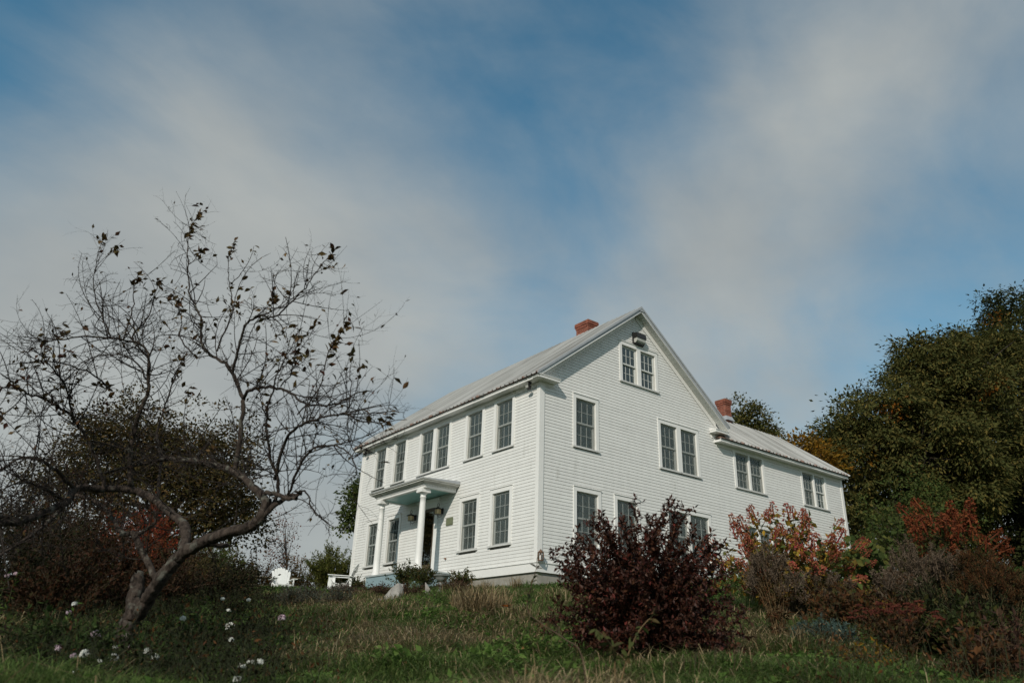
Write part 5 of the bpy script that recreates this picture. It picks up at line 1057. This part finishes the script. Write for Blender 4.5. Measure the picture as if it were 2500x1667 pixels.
    for px, D, h, w, lab in ((755, 15.6, .58, .9, 'grey green sage clump left of centre'), (820, 16.3, .5, .8, 'grey sage clump nearer the boulders'), (705, 14.8, .5, .6, 'small sage clump near the pink flower')):
        bush('sage_plant', lab, 'plant', spot(px, D), h, w, 54, SAGE, .06, .22, .03, STEMB, twigs=(7, (.06, .2)), hmin=.5, dome=.4, cheap=True, group='grey sage plants', out=.5, bare=.1)
    # bent leafy sapling close to the lens, right of centre
    r = empty('sapling', spot(1440, 5.2), 0, 'thin bent sapling leaning up before the purple shrub', 'sapling'); bs = np.array(r.location)
    sp = smooth_path([bs - [0, 0, .05], _(1420, 1600, 5.1), _(1380, 1560, 5.15), _(1320, 1520, 5.2), _(1288, 1490, 5.2), _(1295, 1440, 5.2), _(1310, 1385, 5.2)], 5)
    tw = growth([(sp, np.full(len(sp), .006))], 6, (.06, .16), .003, (.35, 1), (0, 0, .5), .9)
    V, F = tubes([(sp - bs, np.linspace(.006, .002, len(sp)))] + [(P - bs, q) for P, q in tw], 5); link('stem', np_mesh('stem', V, F, STEMB), r)
    P, D = along(tw + [(sp[10:], np.ones(len(sp) - 10))], .03); leaf_parts(r, bs, P, unit(D * .5 + rdir(len(P)) * .8), rng.uniform(.035, .07, len(P)), ROSE, .42)
    r = empty('sapling', spot(1500, 5.6), 0, 'drooping leafy weed shoot at the foot of the purple shrub', 'sapling'); bs = np.array(r.location)
    sts = [smooth_path([bs, _(1530, 1610, 5.5), _(1560, 1540, 5.4), _(1595, 1500, 5.4)], 5), smooth_path([bs, _(1500, 1600, 5.5), _(1480, 1560, 5.4), _(1455, 1535, 5.3)], 5)]
    V, F = tubes([(P - bs, np.linspace(.007, .003, len(P))) for P in sts], 5); link('stem', np_mesh('stem', V, F, STEMT), r)
    P, D = along([(P, None) for P in sts], .035, .4); P = np.repeat(P, 2, 0); D = np.repeat(D, 2, 0); leaf_parts(r, bs, P, unit(D * .4 + rdir(len(P)) * .8), rng.uniform(.05, .09, len(P)), ROSE, .4)
build_garden()

# ------------------------------------------------------------------ grass, weeds and flowers
def blades(B, Hh, Wd, lean, up=None):
    """curved three-triangle blades from base points"""
    n = len(B); a = rng.uniform(0, 2 * np.pi, n); d = np.stack([np.cos(a), np.sin(a), np.zeros(n)], 1); s = np.stack([-np.sin(a), np.cos(a), np.zeros(n)], 1)
    tw = rng.uniform(-.6, .6, (n, 1)); s = unit(s + d * tw); L = (Hh * lean)[:, None]; Hh = Hh[:, None]; Wd = Wd[:, None]
    m = B + d * L * .32 + [0, 0, 1] * Hh * .58; t = B + d * L + [0, 0, 1] * Hh * (1 - .32 * lean[:, None])
    V = np.stack([B - s * Wd * .5, B + s * Wd * .5, m - s * Wd * .42, m + s * Wd * .42, t], 1).reshape(-1, 3)
    T = np.array([[0, 1, 3], [0, 3, 2], [2, 3, 4]]); return V, (np.arange(n)[:, None, None] * 5 + T).reshape(-1, 3)
def vnoise(x, y, s, seed):
    r = np.random.default_rng(seed); out = 0
    for k in range(5):
        a = r.uniform(0, 6.28); f = s * r.uniform(.6, 1.7); out = out + np.sin((x * math.cos(a) + y * math.sin(a)) * f + r.uniform(0, 6.28))
    return out / 5
def wedge(n, f0, f1, pw=1.0, l=-.74, r=.74):
    """points on the ground in the viewed slope, denser close by"""
    u = rng.uniform(0, 1, n); F = f0 * (f1 / f0) ** (u ** pw); R = rng.uniform(l, r, n) * F * 1.05; x = CAM[0] + HF[0] * F + HR[0] * R; y = CAM[1] + HF[1] * F + HR[1] * R
    return F, R, np.stack([x, y, hgt(x, y) - .01], 1)
def sm(a, b, x): t = np.clip((x - a) / (b - a), 0, 1); return t * t * (3 - 2 * t)
def build_grass():
    F, R, B = wedge(350000, 3.4, 25.0, .72, -.88, .92); x, y = B[:, 0], B[:, 1]
    n1 = vnoise(x, y, 1.5, 1); n2 = vnoise(x, y, 3.3, 2); n3 = vnoise(x, y, .7, 3)
    ok = ~((x > -.02) & (y > -.02)) & ~((x > -1.3) & (x < 0) & (y > 3.95) & (y < 7.2)); lawnz = sm(17.8, 19.0, F + R * .25)
    left = sm(-.24, -.40, R / F)                         # the weedy, shaded side under the apple tree
    dens = np.where(left > .5, .55, 1.0); keep = ok & (rng.uniform(size=len(F)) < dens * (.55 + .45 * (n2 > -.25)))
    dry = 1 / (1 + np.exp(-(n1 * 4.2 + n3 * 2.2 - 3.2 + 1.7 * sm(7, 11, F) * (1 - lawnz) - 2.6 * lawnz - 1.2 * sm(.25, .6, R / F)))); isdry = rng.uniform(size=len(F)) < dry * .62
    H = rng.uniform(.08, .25, len(F)) * (1 + .75 * np.clip(n1 + .5 * n2, -.7, .9)) * (1 - .45 * lawnz) * np.where(isdry, 1.35, 1) * (1 + .35 * left); Wd = .0066 * (F / 5) ** .7 * rng.uniform(.7, 1.35, len(F)); lean = rng.uniform(.5, 2.3, len(F)); H *= np.where(np.abs(F + R * .25 - 18.2) < 1.2, .6, 1)
    for nm, sel, mt in (('grass', keep & ~isdry & (lawnz < .5), GRASSG), ('lawn', keep & ~isdry & (lawnz >= .5), LAWN), ('dry_grass', keep & isdry, STRAW)):
        V, T = blades(B[sel], H[sel], Wd[sel], lean[sel]); tag(link(nm, np_mesh(nm, V, T, [mt])), {'grass': 'rough green grass growing over the slope in the foreground', 'lawn': 'short green lawn along the front and side of the house', 'dry_grass': 'dead tan grass blades mixed through the green slope'}[nm], 'grass', kind='stuff')
    # broad leaved weeds in patches
    F, R, B = wedge(34000, 3.8, 17, .8); n1 = vnoise(B[:, 0], B[:, 1], 1.9, 9); k = (n1 > -.02) & (rng.uniform(size=len(F)) < .75)
    B = B[k]; F = F[k]; m = 4; P = np.repeat(B, m, 0) + rng.normal(size=(len(B) * m, 3)) * [.035, .035, .0]; P[:, 2] += rng.uniform(.02, .13, len(P)); D = unit(rng.normal(size=P.shape) * [1, 1, .25] + [0, 0, .15]); S = rng.uniform(.024, .078, len(P)) * np.repeat((F / 6) ** .3, m)
    V, T = leaf_arrays(P, D, S, .62); tag(link('ground_cover', np_mesh('ground_cover', V, T, [WEED])), 'broad leaved green weeds spread through the grass', 'weeds', kind='stuff')
    # taller dark weeds on the left and right flanks
    for nm, lo, hi, n, mt, lab, hh in (('meadow_weeds', -.74, -.18, 700, RUSSET, 'tall brown and olive weeds under and around the apple tree', (.18, .6)), ('meadow_weeds', -.74, -.25, 4200, DARKB, 'dark leafy weeds under the apple tree', (.12, .5)), ('meadow_weeds', .36, .74, 900, RUSSET, 'brown weeds along the right hand border', (.15, .5)), ('meadow_weeds', -.2, .4, 380, STRAW, 'thin dry weed stalks scattered on the slope', (.15, .4))):
        F, R, B = wedge(n, 5.0 if mt is not STRAW else 7.5, 17.5, .85, lo, hi); h = rng.uniform(*hh, n); st = []
        for i in range(n):
            e = B[i] + np.array([rng.normal() * .12, rng.normal() * .12, h[i]]); st.append((bez(B[i], (B[i] + e) / 2 + [0, 0, h[i] * .1], e, 4), np.array([.0028, .0024, .002, .0012])))
        V, T = tubes(st, 3); P, D = along(st, .075, .2); P = np.repeat(P, 2, 0); D = unit(np.repeat(D, 2, 0) * .3 + rdir(len(P))); V2, T2 = leaf_arrays(P, D, rng.uniform(.018, .055, len(P)), .4 if mt is not STRAW else .2)
        o = M2(nm, [(V, T, 0), (V2, T2, 1)], [STEMT if mt in (STRAW,) else STEMD, mt]); tag(o, lab, 'weeds', kind='stuff')
    # fallen leaves
    F, R, B = wedge(700, 4, 16, .8); B[:, 2] += rng.uniform(.02, .12, len(B)); V, T = leaf_arrays(B, unit(rng.normal(size=B.shape) * [1, 1, .3]), rng.uniform(.03, .06, len(B)), .6)
    tag(link('fallen_leaves', np_mesh('fallen_leaves', V, T, [leafy('fallen_leaf', [(.20, .10, .04), (.13, .07, .035), (.26, .15, .06)], .2)])), 'scattered small dead leaves lying in the grass', 'leaves', kind='stuff')
    b = spot(1236, 12.5); r = empty('fallen_leaf', b + [0, 0, .16], 0, 'single orange leaf lying on the grass right of the straw clump', 'leaf'); ORL = leafy('orange_leaf', [(.50, .14, .03), (.45, .17, .05)], .3)
    leaf_parts(r, b, np.array([b + [0, 0, 0], b + [.02, 0, .02], b]), unit(np.array([[-.6, .3, .35], [.8, -.3, .3], [0, -.6, .5]])), np.array([.085, .08, .07]), ORL, .75)
def clump(name, label, cat, base, n, h, w, mat, width=.006, group=None):
    base = np.asarray(base, float); o = empty(name, base, 0, label, cat, group); a = rng.uniform(0, 6.28, n); q = np.sqrt(rng.uniform(0, 1, n)) * w * .28
    B = np.stack([np.cos(a) * q, np.sin(a) * q, np.full(n, -.03)], 1); V, T = blades(B, h * rng.uniform(.45, 1.1, n), np.full(n, width), rng.uniform(.1, .9, n) * w / h * 1.2)
    tag(link('blade', np_mesh('blade', V, T, [mat]), o), kind='stuff'); return o
def build_clumps():
    clump('straw_clump', 'fountain of dead straw coloured grass in the middle of the slope', 'grass', spot(1165, 12.5), 300, .66, 1.0, STRAW, .013)
    clump('straw_clump', 'smaller dead grass tuft right of the straw fountain', 'grass', spot(1215, 13.3), 160, .62, .8, STRAW, .012)
    clump('straw_clump', 'brown grass tuft beside the planter bowl', 'grass', spot(1130, 15.2), 180, .62, .8, STRAW, .012)
    clump('green_clump', 'star shaped tuft of dark green blades near the bottom centre', 'plant', spot(1320, 5.6), 120, .16, .3, WEED, .012)
    for i, (px, D) in enumerate(((1085, 20.2), (1180, 20.0), (1010, 20.5), (1260, 19.6))):
        clump('wispy_grass', ['wispy brown grass by the planter bowl', 'wispy grass tuft before the foundation', 'wispy grass under the porch rose bush', 'wispy grass tuft left of the near house corner'][i], 'grass', spot(px, D), 160, .42, .55, STRAW if i % 2 else GRASSG, .007, 'wispy grass tufts by the house')
def phlox(px, py, D, mat, size, lab, flat=False):
    """stem with narrow leaves and a domed head of small florets"""
    top = at(px, py, D); b = np.array([top[0] + .03, top[1], float(hgt(top[0], top[1]))]); r = empty('wild_carrot' if flat else 'phlox', b, 0, lab, 'flower', 'flat white flowers in the weeds' if flat else 'garden flowers around the apple tree')
    P = bez(np.zeros(3) - [0, 0, .03], (top - b) * .5 + rdir(1)[0] * .04, top - b, 6); V, F = tubes([(P, np.linspace(.004, .002, 6))], 5); parts_ = [(V, F, 0)]; link('stem', np_mesh('stem', V, F, STEMG), r)
    if not flat:
        Q, D_ = along([(P, None)], .055, .25); Q = np.repeat(Q, 2, 0); V, F = leaf_arrays(Q, unit(rdir(len(Q)) * [1, 1, .3] + [0, 0, .25]), rng.uniform(.05, .09, len(Q)), .26); tag(M2('foliage', [(V, F, 0)], [WEED], r), kind='stuff')
    n = 90; a = rdir(n); a[:, 2] = np.abs(a[:, 2]) * (.25 if flat else 1); C = P[-1] + a * size * ([1, 1, .3] if flat else [1, 1, .85]) * rng.uniform(.5, 1, (n, 1)); V, F = cheap_leaves(C, unit(np.cross(a, rdir(n))), np.full(n, size * .75), .85, a * 2); tag(link('flower_head', np_mesh('flower_head', V, F, [mat]), r), kind='stuff')
def build_flowers():
    W_, K = PETALW, PETALP
    for px, py, D, m, s, lab in ((183, 1474, 7.6, W_, .032, 'white phlox head at far left, highest of the white ones'), (168, 1495, 7.6, K, .030, 'pink phlox head just under the highest white one'), (232, 1549, 6.9, K, .050, 'large pink phlox head left of the apple trunk'), (142, 1583, 6.6, K, .042, 'pink phlox head at the far lower left'), (208, 1597, 6.4, W_, .046, 'large white phlox head below the large pink one'), (276, 1606, 6.4, W_, .044, 'round white phlox head at the foot of the apple trunk'), (179, 1602, 6.3, K, .032, 'small pink phlox head beside the large white one'), (187, 1644, 6.0, W_, .042, 'lowest white phlox head at the lower left'), (378, 1604, 6.6, W_, .036, 'white phlox head right of the apple trunk foot'), (361, 1590, 6.9, W_, .040, 'loose white phlox head just right of the trunk'), (447, 1510, 8.2, W_, .036, 'white phlox head in the dark weeds right of the trunk'), (561, 1530, 8.8, W_, .058, 'bright white phlox head standing alone in the weeds'), (688, 1508, 9.8, K, .056, 'pink phlox head standing alone left of the sage'), (281, 1580, 6.8, W_, .026, 'small white phlox bud against the trunk foot'), (315, 1576, 7.2, K, .026, 'small pale pink phlox in front of the trunk'), (17, 1405, 8.5, K, .03, 'small pink flower at the left edge of the view'), (243, 1614, 6.1, W_, .022, 'tiny white flower between the two white phlox heads'), (38, 1400, 8.6, K, .026, 'second small pink flower near the left edge')):
        phlox(px, py, D, m, s * .82, lab)
    for px, py, D, lab in ((544, 1461, 10.2, 'flat white flower in the shade, left of the upper two'), (607, 1463, 10.4, 'flat white flower in the shade, right of the upper two'), (559, 1489, 9.8, 'flat white flower below the upper two'), (614, 1614, 6.0, 'flat white flower on the slope, left of a low pair'), (637, 1614, 6.0, 'flat white flower on the slope, right of a low pair'), (591, 1625, 5.9, 'flat white flower just below the low pair'), (580, 1657, 5.5, 'flat white flower at the bottom edge'), (563, 1560, 7.2, 'flat pale flower below the bright white phlox')):
        phlox(px, py, D, W_, .028, lab, True)
def build_weeds():
    BROAD = leafy('broad_weed_leaves', [(.08, .15, .03), (.11, .18, .042), (.15, .22, .06), (.06, .11, .025)], .4)
    for px, D, h, w, lab in ((1180, 7.4, .20, .6, 'patch of broad leaved weeds in the grass below the straw clump'), (1270, 8.2, .24, .7, 'leafy weeds left of the bent sapling'), (1400, 8.6, .22, .7, 'low leafy weeds right of the bent sapling'), (1100, 6.0, .16, .5, 'small leafy weed patch near the bottom left of centre'), (960, 7.2, .2, .6, 'leafy green weed patch left of the straw clump'), (1330, 6.4, .14, .5, 'small broad leaved weeds near the bottom, right of centre'), (1480, 11.5, .28, .8, 'green weeds behind the left side of the purple shrub'), (1010, 10.5, .24, .7, 'weedy green tuft below the leaning slab')):
        bush('weed_plant', lab, 'plant', spot(px, D), h, w, 34, BROAD, .07, .62, .04, STEMG, twigs=(4, (.04, .1)), rad=.003, hmin=.4, dome=.3, perleaf=1, group='broad leaved weeds in the grass', bare=.2, out=.9)
    PHL = leafy('phlox_leaves', [(.022, .042, .012), (.035, .06, .016), (.05, .075, .022), (.016, .026, .009)], .25)
    for px, D, h, w, lab in ((190, 6.9, .52, .9, 'dark leafy flower clump left of the apple trunk foot'), (90, 7.4, .6, .9, 'dark leafy clump at the lower left edge'), (350, 7.2, .42, .8, 'dark leafy clump right of the apple trunk foot'), (470, 9.0, .5, 1.0, 'dark leafy clump below the shaded bed'), (250, 6.0, .34, .8, 'low leafy clump under the white flowers'), (590, 10.6, .45, 1.1, 'dark weeds under the flat white flowers'), (420, 12, .6, 1.4, 'dark undergrowth in the shade right of the trunk'), (560, 13.5, .6, 1.5, 'dark undergrowth below the white chair')):
        bush('flower_foliage', lab, 'plant', spot(px, D), h, w, 46, PHL if D < 9.5 else DARKB, .07, .4, .045, STEMD, twigs=(4, (.06, .15)), rad=.003, hmin=.45, dome=.3, cheap=True, group='leafy clumps around the apple trunk', bare=.1, out=.7)
    for px, D in ((820, 9.5), (900, 12.0), (1020, 8.2), (1500, 6.2), (1650, 6.6), (1780, 7.6), (700, 7.6), (1240, 10.4)):
        clump('grass_tuft', {820: 'dry grass tuft right of the bright white phlox', 900: 'dry grass tuft under the pale boulder', 1020: 'pale grass tuft at the middle of the slope, left of centre', 1500: 'pale tuft at the foot of the purple shrub', 1650: 'pale tuft before the right side of the purple shrub', 1780: 'dry tuft right of the purple shrub', 700: 'dry tuft right of the low pair of flat flowers', 1240: 'dry tuft below the orange leaf'}[px], 'grass', spot(px, D), 130, .34, .55, STRAW if px not in (1020, 1650) else GRASSG, .009, 'dry grass tufts on the slope')
build_grass(); build_weeds(); build_clumps(); build_flowers()

# ------------------------------------------------------------------ things on the lawn and in the bed
STONE = painted('pale_field_stone', (.29, .275, .25), .9, .2, 7, .5, dirt=((.17, .16, .13), .6), dirt_scale=4, dirt_pos=.55)
def boulder(label, base, dims, rot, k, group='stones of the raised bed'):
    r = np.random.default_rng(k); bm = bmesh.new(); bmesh.ops.create_icosphere(bm, subdivisions=4, radius=1.0); V = np.array([v.co[:] for v in bm.verts])
    for _ in range(9):                                  # facets: flatten the ball against random planes
        n = unit(r.normal(size=3)); c = r.uniform(.72, .93); d = V @ n - c; V = V - np.where(d > 0, d, 0)[:, None] * n * .9
    V *= 1 + .03 * np.sin(V @ r.normal(size=3) * 7)[:, None] + .02 * np.sin(V @ r.normal(size=3) * 13)[:, None] + r.normal(size=(len(V), 1)) * .006
    for v, c in zip(bm.verts, V): v.co = c * np.asarray(dims) * .5
    me = bpy.data.meshes.new('boulder'); bm.to_mesh(me); bm.free(); me.materials.append(STONE); o = link('boulder', me); o.location = tuple(base); o.rotation_euler = rot; return tag(o, label, 'stone', group)
def build_things():
    for px, py, D, dims, rot, lab in ((958, 1468, 17.2, (.42, .38, .74), (.1, .45, .3), 'pale upright boulder in the bed below the porch'), (930, 1480, 17.0, (.28, .26, .34), (0, .2, 1), 'small pale stone against the upright boulder'), (912, 1492, 16.8, (.34, .3, .26), (.2, 0, 2), 'low pale stone left of the upright boulder'), (838, 1441, 18.6, (.36, .3, .26), (0, .1, .4), 'brown rounded stone at the crest below the reclining chair'), (978, 1440, 18.3, (.34, .28, .22), (0, 0, .9), 'small stone at the crest above the upright boulder'), (1178, 1468, 16.6, (.22, .2, .2), (0, 0, .2), 'small grey stone right of the leaning slab')):
        boulder(lab, at(px, py - 5, D), dims, rot, int(px))
    c = at(1058, 1455, 17.2); mb = MB(); vs = [(-.20, .30), (-.17, -.05), (-.02, -.25), (.26, -.36), (.34, -.28), (.28, -.14), (.10, -.06), (-.06, .12)]
    mb.prism(vs, -.06, .07, lambda p, q, t: (p, t + q * .12, q)); bm = bmesh.new(); me = mb.mesh('leaning_slab', STONE); bm.from_mesh(me); bmesh.ops.bevel(bm, geom=bm.edges[:], offset=.015, segments=2, affect='EDGES'); bm.to_mesh(me); bm.free()
    o = link('leaning_slab', me); o.location = tuple(c); o.rotation_euler = (0, 0, -YAW); tag(o, 'long grey stone slab leaning in the bed under the planter bowl', 'stone')
    # planter bowl on a low pedestal
    p = spot(1076, 20.0); zt = at(1076, 1404, 20.0)[2]; r = empty('planter_bowl', p, 0, 'round grey planter bowl on a pedestal in front of the porch', 'planter'); h = zt - p[2]
    GREY = painted('grey_cast_stone', (.27, .28, .27), .7, .15, 12, .2)
    MB().lathe([(.0, h - .16), (.08, h - .155), (.15, h - .09), (.175, h - .02), (.205, h - .015), (.21, h + .005), (.18, h + .008), (.16, h - .03), (.0, h - .04)], n=28).build('bowl', GREY, r, True); MB().lathe([(.11, -.1), (.11, .03), (.06, .06), (.05, h - .2), (.07, h - .155)], n=20).build('pedestal', GREY, r, True)
    # adirondack chairs
    CH = painted('white_chair_paint', (.76, .77, .75), .45, .03, 10)
    def chair(px, D, turn, lab, z=None):
        b = spot(px, D); r = empty('adirondack_chair', b, turn, lab, 'garden chair', 'white slatted garden chairs')     # local +Y is where the sitter looks
        rec = .42; n = 7
        for i in range(n):                                    # fanned back slats with rounded tops
            q = (i - 3) / 3; x0, x1 = q * .20, q * .285; ln = .80 - .14 * q * q; w0, w1 = .034, .047
            def bp(x, t, d): return (x, -.12 - t * math.sin(rec) - d * math.cos(rec) * 0 + d, .26 + t * math.cos(rec))
            vs = []
            for d in (0, .018):
                vs += [bp(x0 - w0, 0, d), bp(x0 + w0, 0, d), bp(x1 + w1, ln * .95, d), bp(x1 + w1 * .5, ln, d), bp(x1 - w1 * .5, ln, d), bp(x1 - w1, ln * .95, d)]
            MB().add(vs, [(0, 1, 2, 3, 4, 5), (11, 10, 9, 8, 7, 6)] + [(k, (k + 1) % 6, 6 + (k + 1) % 6, 6 + k) for k in range(6)]).build('back_slat', CH, r)
        for k, t in enumerate((.16, .52)):
            MB().hexa([(-.30, -.145 - t * math.sin(rec), .25 + t * math.cos(rec)), (.30, -.145 - t * math.sin(rec), .25 + t * math.cos(rec)), (.30, -.122 - t * math.sin(rec), .25 + t * math.cos(rec)), (-.30, -.122 - t * math.sin(rec), .25 + t * math.cos(rec)), (-.30, -.17 - t * math.sin(rec), .31 + t * math.cos(rec)), (.30, -.17 - t * math.sin(rec), .31 + t * math.cos(rec)), (.30, -.148 - t * math.sin(rec), .31 + t * math.cos(rec)), (-.30, -.148 - t * math.sin(rec), .31 + t * math.cos(rec))]).build('back_rail', CH, r)
        for k in range(6):
            y = -.08 + k * .088; z = .25 + (y + .08) * .24; MB().box(-.27, .27, y, y + .076, z, z + .02).build('seat_slat', CH, r)
        for s in (-1, 1):
            MB().hexa([(s * .31 - .065, -.34, .535), (s * .31 + .065, -.34, .535), (s * .33 + .075, .46, .555), (s * .33 - .075, .46, .555), (s * .31 - .065, -.34, .557), (s * .31 + .065, -.34, .557), (s * .33 + .075, .46, .577), (s * .33 - .075, .46, .577)]).build('arm', CH, r)
            MB().box(s * .29 - .012, s * .29 + .012, .32, .44, -.02, .553).build('leg', CH, r)
            MB().hexa([(s * .265 - .011, -.62, -.02), (s * .265 + .011, -.62, -.02), (s * .265 + .011, -.50, -.02), (s * .265 - .011, -.50, -.02), (s * .265 - .011, .34, .24), (s * .265 + .011, .34, .24), (s * .265 + .011, .42, .36), (s * .265 - .011, .42, .36)]).build('rear_leg', CH, r)
            MB().box(s * .29 - .01, s * .29 + .01, -.30, -.22, .2, .534).build('arm_post', CH, r)
        MB().box(-.28, .28, .43, .452, .25, .37).build('front_apron', CH, r)
    chair(684, 27.4, -YAW - math.pi + .5, 'white slatted garden chair with a fanned back before the picnic table'); chair(835, 25.6, -YAW + 1.62, 'white reclining garden chair seen from the side by the far house corner')
    # picnic table
    OLD = painted('weathered_grey_brown_wood', (.10, .085, .055), .85, .25, 8, .2, stretch=(1, 6, 6)); b = spot(652, 30.5); r = empty('picnic_table', b, -YAW + .12, 'long weathered picnic table behind the white chair', 'table')
    for k in range(5): MB().box(-1.2, 1.2, -.37 + k * .15, -.37 + k * .15 + .14, .80, .84).build('table_board', OLD, r)
    for s in (-1, 1):
        MB().box(-1.2, 1.2, s * .72 - .13, s * .72 + .13, .46, .50).build('bench', OLD, r)
        for x in (-.85, .85): MB().hexa([(x - .02, s * .78 - .045, -.02), (x + .02, s * .78 - .045, -.02), (x + .02, s * .78 + .045, -.02), (x - .02, s * .78 + .045, -.02), (x - .02, s * .25 - .045, .8), (x + .02, s * .25 - .045, .8), (x + .02, s * .25 + .045, .8), (x - .02, s * .25 + .045, .8)]).build('leg', OLD, r)
    for x in (-.9, .9): MB().box(x - .019, x + .019, -.84, .84, .40, .459).build('crossbar', OLD, r)
build_things()
